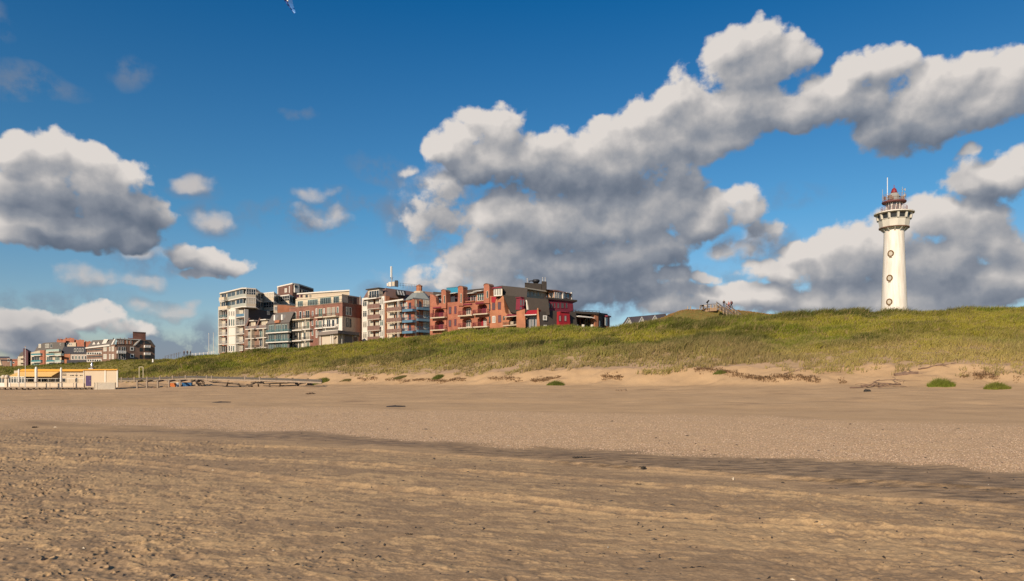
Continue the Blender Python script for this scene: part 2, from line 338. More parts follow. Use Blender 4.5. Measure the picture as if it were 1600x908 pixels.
_tr = [[(x, y) for x, y in l] for l in (
    [(-400,715),(0,712),(200,722),(400,745),(600,764),(800,782),(1000,803),(1300,825),(1700,850)],
    [(-400,672),(0,680),(300,694),(560,704),(800,718),(1100,738),(1400,758),(1700,775)],
    [(-400,700),(0,696),(300,713),(560,728),(800,742),(1100,762),(1400,782),(1700,800)])]
def track_dist(X, Y):
    out = []
    for l in _tr:
        pts = [((x - 800) / F * (2420 / (r - HOR)), 2420 / (r - HOR)) for x, r in l]; best = np.full(X.shape, 9.0); run = np.zeros(X.shape); acc = 0
        for (ax, ay), (bx, by) in zip(pts, pts[1:]):
            dx, dy = bx - ax, by - ay; L = math.hypot(dx, dy); t = np.clip(((X - ax) * dx + (Y - ay) * dy) / L ** 2, 0, 1)
            d = np.hypot(X - ax - t * dx, Y - ay - t * dy); k = d < best; best = np.where(k, d, best); run = np.where(k, acc + t * L, run); acc += L
        out.append((best, run))
    return out
def craters(X, Y, cell, seed, rmin, rmax, prob):
    """footprints and kicked clods: hollow with a raised rim"""
    gx = np.floor(X / cell); gy = np.floor(Y / cell); z = np.zeros(X.shape)
    for i in (-1, 0, 1):
        for j in (-1, 0, 1):
            cx = gx + i; cy = gy + j
            px_ = (cx + _h(cx, cy, seed)) * cell; py_ = (cy + _h(cx, cy, seed + 1)) * cell
            r = rmin + (rmax - rmin) * _h(cx, cy, seed + 2); on = _h(cx, cy, seed + 3) < prob
            a = _h(cx, cy, seed + 4) * 6.28; st = 0.55
            dx = X - px_; dy = Y - py_; u = dx * np.cos(a) + dy * np.sin(a); v = (-dx * np.sin(a) + dy * np.cos(a)) / st
            q = (u * u + v * v) / (r * r)
            z = z + np.where(on & (q < 9), r * (-0.34 * np.exp(-q * 1.6) + 0.20 * np.exp(-(np.sqrt(q) - 1.35) ** 2 * 6) * (0.4 + _h(cx, cy, seed + 5))), 0)
    return z
def shell_rows(px):
    up = np.interp(px, [-1200, 0, 400, 800, 1000, 1200, 1300, 1600, 2800], [628, 637, 640, 645, 650, 652, 660, 665, 690])
    lo = np.interp(px, [-1200, 0, 400, 800, 1000, 1300, 1600, 2800], [640, 655, 672, 697, 703, 714, 733, 770])
    db = np.interp(px, [-1200, 0, 200, 400, 800, 1100, 1300, 1600, 2800], [650, 668, 676, 690, 716, 742, 758, 788, 850])
    return up, lo, db
def sand_fields(px, X, Y):
    """detail height, dampness, shelliness of the sand"""
    row = HOR + 2420 / np.maximum(Y, 1.0)
    up, lo, db = shell_rows(px)
    n1 = fbm(X * .25, Y * .25, 4, 3) - .5; n2 = fbm(X * 1.1 + 40, Y * 3.0, 4, 5) - .5
    wob = (n1 * 26 + n2 * 9) * np.clip((row - HOR) / 110, .25, 1.4)
    shell = sstep(-3, 4, row - up + wob * .25) * (1 - sstep(-6, 6, row - lo + wob * .7))
    dark = .95 * sstep(-15, 7, row - lo + wob * .7) * (1 - sstep(-10, 16, row - db + wob * 1.1)) * np.clip(.72 + (px) / 1400, .66, 1)
    ux = X * .93 - Y * .36; uy = X * .36 + Y * .93
    st = fbm(ux * 1.7, uy * 4.6, 6, 21, .72)                       # wind-laid dry streaks
    st2 = fbm(ux * .22, uy * .7, 3, 31)
    near = sstep(-4, 14, row - db + wob)
    dry = sstep(.52, .59, st + (st2 - .5) * .5 + np.clip(px - 500, -500, 900) * .00004) * near * .80
    foot = (.42 + .58 * sstep(.40, .56, fbm(X * .8, Y * .8, 3, 43))) * sstep(.36, .54, fbm(X * .18 + 3, Y * .18, 3, 41) + .22 * (1 - np.clip(px / 900, 0, 1)) - .06 + .10 * sstep(800, 900, row))
    cr = craters(X, Y, .36, 51, .04, .09, .62) * 1.9 + craters(X, Y, .21, 61, .022, .05, .62) * 2.2 + craters(X + 5, Y, .8, 71, .06, .13, .35)
    cr = cr * np.clip(1.05 - px / 2200, .55, 1)
    h = cr * near * foot + craters(X, Y, 1.1, 81, .04, .10, .35) * near * (1 - foot)
    h = h + dry * .012 + (fbm(X * 2.2, Y * 2.2, 4, 91) - .5) * .022 * near + (fbm(X * 6.5, Y * 6.5, 3, 95) - .5) * .040 * near * (.7 + foot) + (fbm(X * .35, Y * .5, 3, 93) - .5) * .12 * (row > 640)
    h = h + dark * (fbm(X * 2.4, Y * 3.6, 5, 97) - .5) * .03 + shell * (fbm(X * 3, Y * 3, 3, 98) - .5) * .05
    for k, (d, run) in enumerate(track_dist(X, Y)):
        g = np.exp(-(d / .16) ** 2); rim = np.exp(-((d - .30) / .10) ** 2)
        h = h - g * .035 + rim * .030 + g * (.018 * np.sin(run * (17 if k else 11)))
        dry = np.clip(dry + rim * .35 * near * (st > .46) - g * .4, 0, 1)
    damp = np.clip(near * (.62 - .5 * dry) + dark * .95, 0, 1)
    return h, damp, shell, dry
def fore_z(px, Y):
    X = (px - 800) / F * Y
    z = base_z(px, Y)
    yf = colidx(Yfoot, px); yv = colidx(Yveg, px); yc = colidx(Ycr, px)
    back = sstep(38, 55, Y) * (1 - sstep(0, 1, (Y - yf) / 4))
    z = z + back * ((fbm(X * .08, Y * .16, 4, 7) - .5) * .55 + (fbm(X * .5, Y * .9, 3, 8) - .5) * .10)
    esc = sstep(-1, 3, Y - yf) * (1 - sstep(4, 9, Y - yv))
    z = z + esc * ((fbm(X * .35, Y * .35, 4, 9) - .5) * .8)
    veg = sstep(2, 9, Y - yv)
    fade = 1 - .62 * sstep(-12, -2, Y - yc)
    z = z + veg * fade * ((fbm(X * .075 + Y * .02, Y * .10, 4, 12, .55) - .5) * 2.6 + (fbm(X * .3, Y * .3, 2, 14) - .5) * .7) * (Y < 400)
    return X, z
def ground_z(X, Y):
    px = np.atleast_1d(800 + F * X / Y).astype(float); return float(fore_z(px, np.atleast_1d(float(Y)))[1][0])
def fast_mesh(name, co, faces, m, attrs=None, smooth=True):
    me = bpy.data.meshes.new(name); me.vertices.add(len(co)); me.vertices.foreach_set('co', np.ascontiguousarray(co, dtype=np.float32).ravel())
    k = faces.shape[1]; me.loops.add(faces.size); me.loops.foreach_set('vertex_index', faces.astype(np.int32).ravel())
    me.polygons.add(len(faces)); me.polygons.foreach_set('loop_start', np.arange(0, faces.size, k, dtype=np.int32)); me.polygons.foreach_set('loop_total', np.full(len(faces), k, dtype=np.int32))
    me.polygons.foreach_set('use_smooth', np.full(len(faces), smooth))
    me.update(calc_edges=True)
    for an, (ty, data) in (attrs or {}).items():
        a = me.attributes.new(an, ty, 'POINT'); a.data.foreach_set('color' if ty == 'FLOAT_COLOR' else 'value', np.ascontiguousarray(data, dtype=np.float32).ravel())
    me.materials.append(m); o = bpy.data.objects.new(name, me); COL.objects.link(o); return o

def sand_material():
    m = bpy.data.materials.new('sand'); m.use_nodes = True; nt = m.node_tree; N = nt.nodes; L = nt.links; b = N['Principled BSDF']
    b.inputs['Specular IOR Level'].default_value = 0.25
    def at(n_): a = N.new('ShaderNodeAttribute'); a.attribute_name = n_; return a.outputs['Fac']
    def mixc(f, a, c):
        x = N.new('ShaderNodeMix'); x.data_type = 'RGBA'
        if isinstance(f, (int, float)): x.inputs[0].default_value = f
        else: L.new(f, x.inputs[0])
        for i, v in ((6, a), (7, c)):
            if isinstance(v, tuple): x.inputs[i].default_value = (*v, 1)
            else: L.new(v, x.inputs[i])
        return x.outputs[2]
    tc = N.new('ShaderNodeTexCoord')
    def noise(sc, det, stretch=(1, 1, 1), lo=.35, hi=.65):
        mp = N.new('ShaderNodeMapping'); mp.inputs['Scale'].default_value = stretch; L.new(tc.outputs['Object'], mp.inputs[0])
        n = N.new('ShaderNodeTexNoise'); n.inputs['Scale'].default_value = sc; n.inputs['Detail'].default_value = det; n.inputs['Roughness'].default_value = .6; L.new(mp.outputs[0], n.inputs['Vector'])
        r = N.new('ShaderNodeMapRange'); r.inputs[1].default_value = lo; r.inputs[2].default_value = hi; L.new(n.outputs[0], r.inputs[0]); return r.outputs[0]
    base = mixc(noise(.25, 5), SANDC['far1'], SANDC['far2']); base = mixc(noise(.16, 8, (1, 2.4, 1), .56, .74), base, (.27, .175, .10))
    near = mixc(noise(3.0, 5), SANDC['damp1'], SANDC['damp2'])
    c = mixc(at('near'), base, near)
    c = mixc(at('dry'), c, mixc(noise(4.0, 4), SANDC['dry1'], SANDC['dry2']))
    shc = mixc(noise(16.0, 6, lo=.38, hi=.62), SANDC['shell1'], SANDC['shell2'])
    c = mixc(at('shell'), c, shc)
    dk = N.new('ShaderNodeMath'); dk.operation = 'MULTIPLY'; L.new(at('dark'), dk.inputs[0]); L.new(noise(1.6, 9, (1, 3.0, 1), .30, .62), dk.inputs[1])
    c = mixc(dk.outputs[0], c, SANDC['dark'])
    fine = noise(22.0, 4, lo=.3, hi=.7)
    sc = N.new('ShaderNodeMath'); sc.operation = 'MULTIPLY_ADD'; L.new(fine, sc.inputs[0]); sc.inputs[1].default_value = .40; sc.inputs[2].default_value = .80
    v = N.new('ShaderNodeVectorMath'); v.operation = 'SCALE'; L.new(c, v.inputs[0]); L.new(sc.outputs[0], v.inputs[3]); L.new(v.outputs[0], b.inputs['Base Color'])
    r = N.new('ShaderNodeMath'); r.operation = 'MULTIPLY_ADD'; L.new(at('dark'), r.inputs[0]); r.inputs[1].default_value = -.30; r.inputs[2].default_value = .92; L.new(r.outputs[0], b.inputs['Roughness'])
    bp = N.new('ShaderNodeBump'); bp.inputs['Strength'].default_value = .5; bp.inputs['Distance'].default_value = .03; L.new(noise(9.0, 6, lo=0, hi=1), bp.inputs['Height']); L.new(bp.outputs[0], b.inputs['Normal'])
    return m
SANDC = dict(far1=(.415,.275,.145), far2=(.48,.322,.172), damp1=(.29,.194,.107), damp2=(.36,.244,.135), dry1=(.395,.264,.135), dry2=(.465,.315,.16),
             shell1=(.39,.255,.132), shell2=(.60,.415,.24), dark=(.098,.066,.034))

# beach: fine sheet from the photographer's feet to the dune foot -------------------------------
def grid_faces(nr, nc):
    r, c = np.meshgrid(np.arange(nr - 1), np.arange(nc - 1), indexing='ij'); a = (r * nc + c).ravel()
    return np.stack([a, a + 1, a + nc + 1, a + nc], 1)
def px_columns(step):
    inner = np.arange(-220, 1821, step); lo = -220 - np.geomspace(4, 60000, 46)[::-1]; hi = 1820 + np.geomspace(4, 60000, 46)
    return np.concatenate([lo, inner, hi])
QUAL = 1.0
pxc = px_columns(1.6 * QUAL)
rows = np.concatenate([2420 / np.array([1.5, 2.2, 3.2, 4.4]) + HOR, np.arange(1000, 650, -0.72 * QUAL)])
Yn = 2420 / (rows - HOR)
frac = np.linspace(0, 1, 150)[1:]
pc = np.clip(pxc, -1200, 2800)
yf = colidx(Yveg, pc)
Ygrid = np.concatenate([np.repeat(Yn[:, None], len(pxc), 1), Yn[-1] + (yf[None, :] - Yn[-1]) * frac[:, None]], 0)
PXg = np.repeat(pxc[None, :], Ygrid.shape[0], 0); PCg = np.clip(PXg, -1200, 2800)
_, Zb = fore_z(PCg, Ygrid); Xg = (PXg - 800) / F * Ygrid
h, damp, shell, dry = sand_fields(PCg, Xg, Ygrid)
fadeout = np.exp(-np.maximum(Ygrid - 45, 0) / 12)
Zb = Zb + h * fadeout * (Ygrid > 2)
rowg = HOR + 2420 / Ygrid
up_, lo_, db_ = shell_rows(PCg)
nearm = sstep(-4, 14, rowg - db_ + (fbm(Xg * .25, Ygrid * .25, 3, 3) - .5) * 26)
darkm = np.clip((damp - .55) / .40, 0, 1)
sand_m = sand_material()
beach = fast_mesh('beach_sand', np.stack([Xg, Ygrid, Zb], -1).reshape(-1, 3), grid_faces(*Ygrid.shape), sand_m,
    {'near': ('FLOAT', nearm), 'dry': ('FLOAT', dry), 'shell': ('FLOAT', shell), 'dark': ('FLOAT', darkm)})
tag(beach, 'wide sandy beach with footprints, tyre tracks and a band of shells', kind='structure')
# beach behind the photographer
bx = np.array([[-20000, -20000, 0], [20000, -20000, 0], [20000, 1.5, 0], [-20000, 1.5, 0]], float)
bb = fast_mesh('beach_sand_behind', bx, np.array([[0, 1, 2, 3]]), sand_m); tag(bb, kind='structure')

# dunes ------------------------------------------------------------------------------------
def dune_material():
    m = bpy.data.materials.new('dune_soil'); m.use_nodes = True; nt = m.node_tree; N = nt.nodes; L = nt.links; b = N['Principled BSDF']; b.inputs['Roughness'].default_value = .95; b.inputs['Specular IOR Level'].default_value = .1
    a = N.new('ShaderNodeAttribute'); a.attribute_name = 'veg'
    tc = N.new('ShaderNodeTexCoord'); n = N.new('ShaderNodeTexNoise'); n.inputs['Scale'].default_value = .9; n.inputs['Detail'].default_value = 6; L.new(tc.outputs['Object'], n.inputs['Vector'])
    s = N.new('ShaderNodeMix'); s.data_type = 'RGBA'; s.inputs[6].default_value = (.33, .225, .14, 1); s.inputs[7].default_value = (.44, .30, .19, 1); L.new(n.outputs[0], s.inputs[0])
    g = N.new('ShaderNodeMix'); g.data_type = 'RGBA'; g.inputs[6].default_value = (.10, .095, .022, 1); g.inputs[7].default_value = (.20, .16, .055, 1); L.new(n.outputs[0], g.inputs[0])
    x = N.new('ShaderNodeMix'); x.data_type = 'RGBA'; L.new(a.outputs['Fac'], x.inputs[0]); L.new(s.outputs[2], x.inputs[6]); L.new(g.outputs[2], x.inputs[7]); L.new(x.outputs[2], b.inputs['Base Color'])
    return m
pxd = px_columns(4.0); pd = np.clip(pxd, -1200, 2800)
yv, yc, yh = colidx(Yveg, pd), colidx(Ycr, pd), colidx(Yh, pd)
seg = [yv[None] + (yc - yv)[None] * np.linspace(0, 1, 200)[:, None], yc[None] + (yh - yc)[None] * np.linspace(0, 1, 60)[1:, None], yh[None] + 45 * np.linspace(0, 1, 20)[1:, None]]
last = yh + 45
seg.append(last[None] + (9000 - last)[None] * (np.geomspace(1, 200, 24)[1:, None] - 1) / 199)
Yd = np.concatenate(seg, 0); PXd = np.repeat(pxd[None], Yd.shape[0], 0); PDd = np.clip(PXd, -1200, 2800)
_, Zd = fore_z(PDd, Yd); Xd = (PXd - 800) / F * Yd
def vegmask(px, X, Y):
    yv_ = colidx(Yveg, px)
    n = fbm(X * .12, Y * .25, 4, 33)
    v = sstep(-4.5, 7.5, (Y - yv_) + (n - .5) * 13)
    bare = sstep(.62, .72, fbm(X * .06 + 9, Y * .12, 3, 35)) * (1 - sstep(10, 22, Y - yv_))
    return np.clip(v - bare * .15, 0, 1) * (.40 + .60 * sstep(6, 20, (Y - yv_) + (fbm(X * .2, Y * .3, 3, 37) - .5) * 12))
dune = fast_mesh('dune_hills', np.stack([Xd, Yd, Zd], -1).reshape(-1, 3), grid_faces(*Yd.shape), dune_material(), {'veg': ('FLOAT', vegmask(PDd, Xd, Yd))})
tag(dune, 'sand dune ridge running along the back of the beach', kind='structure')

# marram grass -------------------------------------------------------------------------------
def grass_material(name='marram'):
    m = bpy.data.materials.new(name); m.use_nodes = True; nt = m.node_tree; N = nt.nodes; L = nt.links
    b = N['Principled BSDF']; b.inputs['Roughness'].default_value = .75; b.inputs['Specular IOR Level'].default_value = .15
    a = N.new('ShaderNodeAttribute'); a.attribute_name = 'tint'; L.new(a.outputs['Color'], b.inputs['Base Color'])
    t = N.new('ShaderNodeBsdfTranslucent'); L.new(a.outputs['Color'], t.inputs[0]); mx = N.new('ShaderNodeMixShader'); mx.inputs[0].default_value = .30
    L.new(b.outputs[0], mx.inputs[1]); L.new(t.outputs[0], mx.inputs[2]); L.new(mx.outputs[0], N['Material Output'].inputs[0]); return m
def tufts(name, px, Y, hgt, colr, nb, spread, width, m, lean=(.28, .05), zoff=-.03):
    X, z = fore_z(px, Y); n = len(px)
    ang = RNG.uniform(0, 6.283, (n, nb)); rad = spread[:, None] * np.sqrt(RNG.uniform(0, 1, (n, nb)))
    bx_ = X[:, None] + rad * np.cos(ang); by_ = Y[:, None] + rad * np.sin(ang); hh = hgt[:, None] * RNG.uniform(.55, 1.15, (n, nb))
    lx = (lean[0] + RNG.normal(0, .28, (n, nb)) + .35 * np.cos(ang)) * hh; ly = (lean[1] + RNG.normal(0, .28, (n, nb)) + .35 * np.sin(ang)) * hh
    fa = RNG.uniform(-1.1, 1.1, (n, nb)); wx = np.cos(fa) * width[:, None] * .5; wy = np.sin(fa) * width[:, None] * .5
    zb = np.repeat(z[:, None], nb, 1) + zoff
    v = np.zeros((n, nb, 5, 3))
    v[..., 0, :] = np.stack([bx_ - wx, by_ - wy, zb], -1); v[..., 1, :] = np.stack([bx_ + wx, by_ + wy, zb], -1)
    v[..., 2, :] = np.stack([bx_ - wx * .7 + lx * .35, by_ - wy * .7 + ly * .35, zb + hh * .6], -1); v[..., 3, :] = np.stack([bx_ + wx * .7 + lx * .35, by_ + wy * .7 + ly * .35, zb + hh * .6], -1)
    v[..., 4, :] = np.stack([bx_ + lx, by_ + ly, zb + hh], -1)
    base = np.arange(n * nb)[:, None] * 5
    tri = np.concatenate([base + [0, 1, 3], base + [0, 3, 2], base + [2, 3, 4]], 0)
    c = np.ones((n, nb, 5, 4)); cc = colr[:, None, :] * RNG.uniform(.8, 1.2, (n, nb, 1))
    c[..., :3] = cc[:, :, None, :]; tip = np.array([.30, .25, .10])
    for k, f in ((2, .10), (3, .10), (4, .35)): c[:, :, k, :3] = cc * (1 - f) + tip * f
    return fast_mesh(name, v.reshape(-1, 3), tri, m, {'tint': ('FLOAT_COLOR', c.reshape(-1, 4))}, smooth=False)
GM = grass_material()
NG = 120000
gp = RNG.uniform(-200, 1800, NG * 2); u = RNG.uniform(0, 1, NG * 2)
y0, y1, y2 = colidx(Yveg, gp), colidx(Ycr, gp), colidx(Yh, gp)
gy = np.where(u < .72, y0 - 3 + (y1 - y0 + 3) * (u / .72), y1 + (y2 + 12 - y1) * ((u - .72) / .28))
gx = (gp - 800) / F * gy
back_hidden = (gy > y1 + 3) & (gp > 290) & (gp < 985) & (RNG.uniform(0, 1, NG * 2) < .8)
keep = (vegmask(gp, gx, gy) > RNG.uniform(.05, 1.0, NG * 2)) & ~back_hidden
gp, gy, gx = gp[keep][:NG], gy[keep][:NG], gx[keep][:NG]
n = len(gp); yv_ = colidx(Yveg, gp); yc_ = colidx(Ycr, gp); dv = gy - yv_
# patches: long bands that follow the slope
band = fbm(gx * .045 + gy * .01, dv * .16, 4, 101); fine_ = fbm(gx * .35, gy * .35, 3, 103); hue = fbm(gx * .09 + 50, gy * .14, 3, 105)
low = 1 - sstep(4, 20, dv + (fine_ - .5) * 16)
G = dict(green=np.array([.18, .21, .017]), olive=np.array([.33, .295, .036]), deep=np.array([.050, .065, .010]), straw=np.array([.42, .31, .14]), brown=np.array([.33, .18, .065]))
f1 = sstep(.42, .58, band)[:, None]; f2 = (sstep(.50, .60, hue) * (1 - .5 * f1[:, 0]))[:, None]
colr = G['green'] * (1 - f1) + G['olive'] * f1
colr = colr * (1 - f2 * .8) + G['deep'] * f2 * .8
colr = colr * (1 - low[:, None] * .60) + G['straw'] * low[:, None] * .60
st_ = (RNG.uniform(0, 1, n) < .16)[:, None]; colr = np.where(st_, G['straw'] * .8, colr)
hill = ((gp > 1010) & (gp < 1230) & (gy > yc_ + 8)) * 1.0; hill = (hill * (.70 + .28 * (fine_ > .48)))[:, None]
colr = colr * (1 - hill) + G['brown'] * 1.1 * hill
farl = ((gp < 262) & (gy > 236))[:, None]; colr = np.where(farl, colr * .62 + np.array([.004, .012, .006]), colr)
dens = sstep(.35, .6, band); dark_ = f2[:, 0]
hg = (.46 + .30 * (1 - dens) + .30 * dark_ + .2 * fine_) * (1 - .30 * low) * np.where(hill[:, 0] > 0, .38, 1) * (.68 + .68 * sstep(.42, .66, fbm(gx * .42, gy * .42, 2, 107))) * np.where(gy > yc_ - 3, .75, 1)
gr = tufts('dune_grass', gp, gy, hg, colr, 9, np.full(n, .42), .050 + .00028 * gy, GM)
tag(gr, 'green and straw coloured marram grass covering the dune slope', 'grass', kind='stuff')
# ridge of dead roots and grass where the dune has been cut by the sea
npx = 2600; rp = RNG.uniform(560, 1700, npx); yv_ = colidx(Yveg, rp); ry = yv_ - 3.0 + RNG.normal(0, .5, npx) + (fbm(rp * .01, rp * 0, 2, 7) - .5) * 5
kp = fbm(rp * .02, rp * 0 + 3, 3, 8) > .57; rp, ry = rp[kp], ry[kp]
rr = tufts('dead_grass', rp, ry, np.full(len(rp), .2), np.repeat(np.array([[.27, .17, .10]]), len(rp), 0), 7, np.full(len(rp), .3), np.full(len(rp), .06), GM, lean=(-.1, -.9))
tag(rr, 'brown dead roots and grass hanging along the cut dune foot', 'grass', kind='stuff')
# shell bed
ns = 60000; sp_ = RNG.uniform(-60, 1660, ns); up, lo, db = shell_rows(sp_)
srow = up + (lo - up + 8) * RNG.uniform(0, 1, ns) ** .9 + RNG.normal(0, 3, ns); sy = 2420 / (srow - HOR)
sx, sz = fore_z(sp_, sy); sh_, _, sm_, _ = sand_fields(sp_, sx, sy); sz = sz + sh_ * np.exp(-np.maximum(sy - 45, 0) / 12); k = (sm_ > .35)
sx, sy, sz = sx[k], sy[k], sz[k]; ns = len(sx); r = RNG.uniform(.010, .028, ns) * (.6 + sy / 45); a = RNG.uniform(0, 6.28, ns)
v = np.zeros((ns, 5, 3))
for i in range(4): v[:, i] = np.stack([sx + r * np.cos(a + i * 1.57) * (1 if i % 2 else .7), sy + r * np.sin(a + i * 1.57), sz - .004 + .012 * RNG.uniform(0, 1, ns)], -1)
v[:, 4] = np.stack([sx, sy, sz + r * .55], -1)
base = np.arange(ns)[:, None] * 5; tri = np.concatenate([base + [i, (i + 1) % 4, 4] for i in range(4)], 0)
sc_ = np.array([[.56, .42, .29], [.48, .32, .20], [.26, .17, .11], [.50, .35, .22]])[RNG.integers(0, 4, ns)]
cc = np.ones((ns, 5, 4)); cc[..., :3] = sc_[:, None]
sm2 = bpy.data.materials.new('shell'); sm2.use_nodes = True; at_ = sm2.node_tree.nodes.new('ShaderNodeAttribute'); at_.attribute_name = 'tint'
sm2.node_tree.links.new(at_.outputs['Color'], sm2.node_tree.nodes['Principled BSDF'].inputs['Base Color']); sm2.node_tree.nodes['Principled BSDF'].inputs['Roughness'].default_value = .6
shl = fast_mesh('shell_bed', v.reshape(-1, 3), tri, sm2, {'tint': ('FLOAT_COLOR', cc.reshape(-1, 4))}, smooth=False)
tag(shl, 'pale broken seashells strewn in a band across the beach', 'shells', kind='stuff')

# ================================================================== buildings
WHITE = mat('white_render', (.64, .60, .52), .7, .06, .8); CREAM = mat('cream_render', (.48, .40, .29), .8, .08, .6); CREAM2 = mat('pale_cream', (.55, .47, .35), .8, .06, .6)
SLATE = mat('slate_tiles', (.045, .045, .055), .6, .25, 3.0); SLATE2 = mat('grey_slate', (.13, .115, .10), .75, .22, 3.0); BROWNROOF = mat('brown_tiles', (.17, .105, .085), .8, .18, 3.0)
OLIVE = mat('olive_slate', (.058, .048, .040), .8, .16, 2.0); GREYROOF = mat('grey_zinc', (.20, .22, .21), .55, .10, 1.0)
REDPAINT = mat('red_panel', (.30, .018, .025), .5, .12, 1.0); CRIMSON = mat('crimson_frame', (.20, .028, .045), .55, .15, 1.0); BLUEP = mat('blue_panel', (.10, .19, .27), .5, .12, 1.0)
BROWNP = mat('brown_panel', (.20, .12, .095), .6, .15, 2.0); DARKMET = mat('dark_metal', (.03, .03, .035), .45, .1, 2.0, metal=.2); GREYMET = mat('grey_metal', (.35, .36, .36), .5, .1, 1.0)
WFRAME = mat('white_frame', (.72, .69, .62), .5, .04, 1.0); DFRAME = mat('dark_frame', (.06, .055, .05), .5, .1, 1.0); GREENF = mat('pale_green_frame', (.36, .46, .40), .5, .06, 1.0)
CONC = mat('concrete', (.40, .34, .28), .85, .12, .8); TEAL = mat('teal_panel', (.06, .22, .24), .5, .15, 1.0); YELLOW = mat('yellow_trim', (.58, .29, .04), .6, .08, 1.0)
BRICK = brickmat('red_brick', (.30, .098, .058), (.38, .135, .075), (.34, .20, .14)); BRICKB = brickmat('brown_brick', (.20, .085, .06), (.26, .11, .075), (.22, .15, .12)); ORANGEB = brickmat('orange_brick', (.36, .135, .068), (.43, .17, .085), (.32, .19, .12))
DBRICK = brickmat('dull_brick', (.19, .11, .08), (.25, .145, .10), (.22, .17, .13)); WOOD = mat('weathered_wood', (.30, .235, .17), .85, .25, 4.0, bump=.3); DWOOD = mat('dark_wood', (.12, .09, .065), .85, .25, 4.0)
def glass(name, col, rough=.08):
    return mat(name, col, rough, .25, .35, spec=.6)
GL = [glass('window_glass', (.025, .032, .038)), glass('window_glass_grey', (.07, .085, .085), .12), glass('window_curtained', (.30, .28, .23), .2), glass('window_blind', (.50, .45, .35), .3), glass('window_glass_green', (.07, .12, .10), .1)]
WR = random.Random(3)

class Fac:
    """a vertical facade plane between two photo points; traced rectangles land on it"""
    def __init__(s, xa, sa, xb, sb, off=0.0):
        A = Vector(((xa - 800) / sa, F / sa)); B = Vector(((xb - 800) / sb, F / sb)); d = (B - A).normalized()
        n = Vector((d.y, -d.x)) 
        if n.dot(A + B) > 0: n = -n
        s.A = A + n * off; s.d = d; s.n = n; s.len = (B - A).length; s.args = (xa, sa, xb, sb); s.back = B.normalized()
    def off(s, o):
        f = Fac(*s.args); f.A = f.A + f.n * o; return f
    def u(s, x):
        k = (x - 800) / F; den = s.d.x - k * s.d.y
        return (k * s.A.y - s.A.x) / den
    def z(s, x, row):
        Y = s.A.y + s.u(x) * s.d.y; return EYE + (HOR - row) / F * Y
    def pt(s, u, z, o=0.0):
        p = s.A + s.d * u + (s.n * o if o > -1.9 else s.back * -o); return (p.x, p.y, z)
    def slab(s, m, u0, u1, z0, z1, o0, o1):
        a = [s.pt(u0, z0, o1), s.pt(u1, z0, o1), s.pt(u1, z0, o0), s.pt(u0, z0, o0)]; b = [s.pt(u0, z1, o1), s.pt(u1, z1, o1), s.pt(u1, z1, o0), s.pt(u0, z1, o0)]
        return m.hexa(a + b)
    def rect(s, x0, r0, x1, r1):
        xm = (x0 + x1) / 2; return s.u(x0), s.u(x1), s.z(xm, r1), s.z(xm, r0)   # u0,u1,z0,z1
    def box(s, m, x0, r0, x1, r1, o0, o1):
        u0, u1, z0, z1 = s.rect(x0, r0, x1, r1); return s.slab(m, u0, u1, z0, z1, o0, o1)
    def quad(s, m, pts, o0, o1):
        """polygon traced in pixels, extruded between two offsets"""
        q = [(s.u(x), s.z(x, r)) for x, r in pts]; n = len(q)
        vs = [s.pt(u, z, o1) for u, z in q] + [s.pt(u, z, o0) for u, z in q]
        return m.add(vs, [tuple(range(n)), tuple(range(n, 2 * n))[::-1]] + [(i, (i + 1) % n, n + (i + 1) % n, n + i) for i in range(n)])
    def holed(s, m, x0, r0, x1, r1, holes, o0, o1):
        u0, u1, z0, z1 = s.rect(x0, r0, x1, r1); H_ = [s.rect(*h[:4]) for h in holes]
        us = sorted({u0, u1, *[min(max(v, u0), u1) for h in H_ for v in h[:2]]}); zs = sorted({z0, z1, *[min(max(v, z0), z1) for h in H_ for v in h[2:]]})
        def full(i, j):
            if i < 0 or j < 0 or i >= len(us) - 1 or j >= len(zs) - 1: return False
            uc, zc = (us[i] + us[i + 1]) / 2, (zs[j] + zs[j + 1]) / 2
            return not any(h[0] < uc < h[1] and h[2] < zc < h[3] for h in H_)
        for i in range(len(us) - 1):
            for j in range(len(zs) - 1):
                if not full(i, j): continue
                a, b, c, d = us[i], us[i + 1], zs[j], zs[j + 1]
                m.add([s.pt(a, c, o1), s.pt(b, c, o1), s.pt(b, d, o1), s.pt(a, d, o1)], [(0, 1, 2, 3)]); m.add([s.pt(a, c, o0), s.pt(b, c, o0), s.pt(b, d, o0), s.pt(a, d, o0)], [(3, 2, 1, 0)])
                for ok, p, q in ((full(i - 1, j), (a, c), (a, d)), (full(i + 1, j), (b, c), (b, d)), (full(i, j - 1), (a, c), (b, c)), (full(i, j + 1), (a, d), (b, d))):
                    if not ok: m.add([s.pt(*p, o1), s.pt(*q, o1), s.pt(*q, o0), s.pt(*p, o0)], [(0, 1, 2, 3)])
        return m
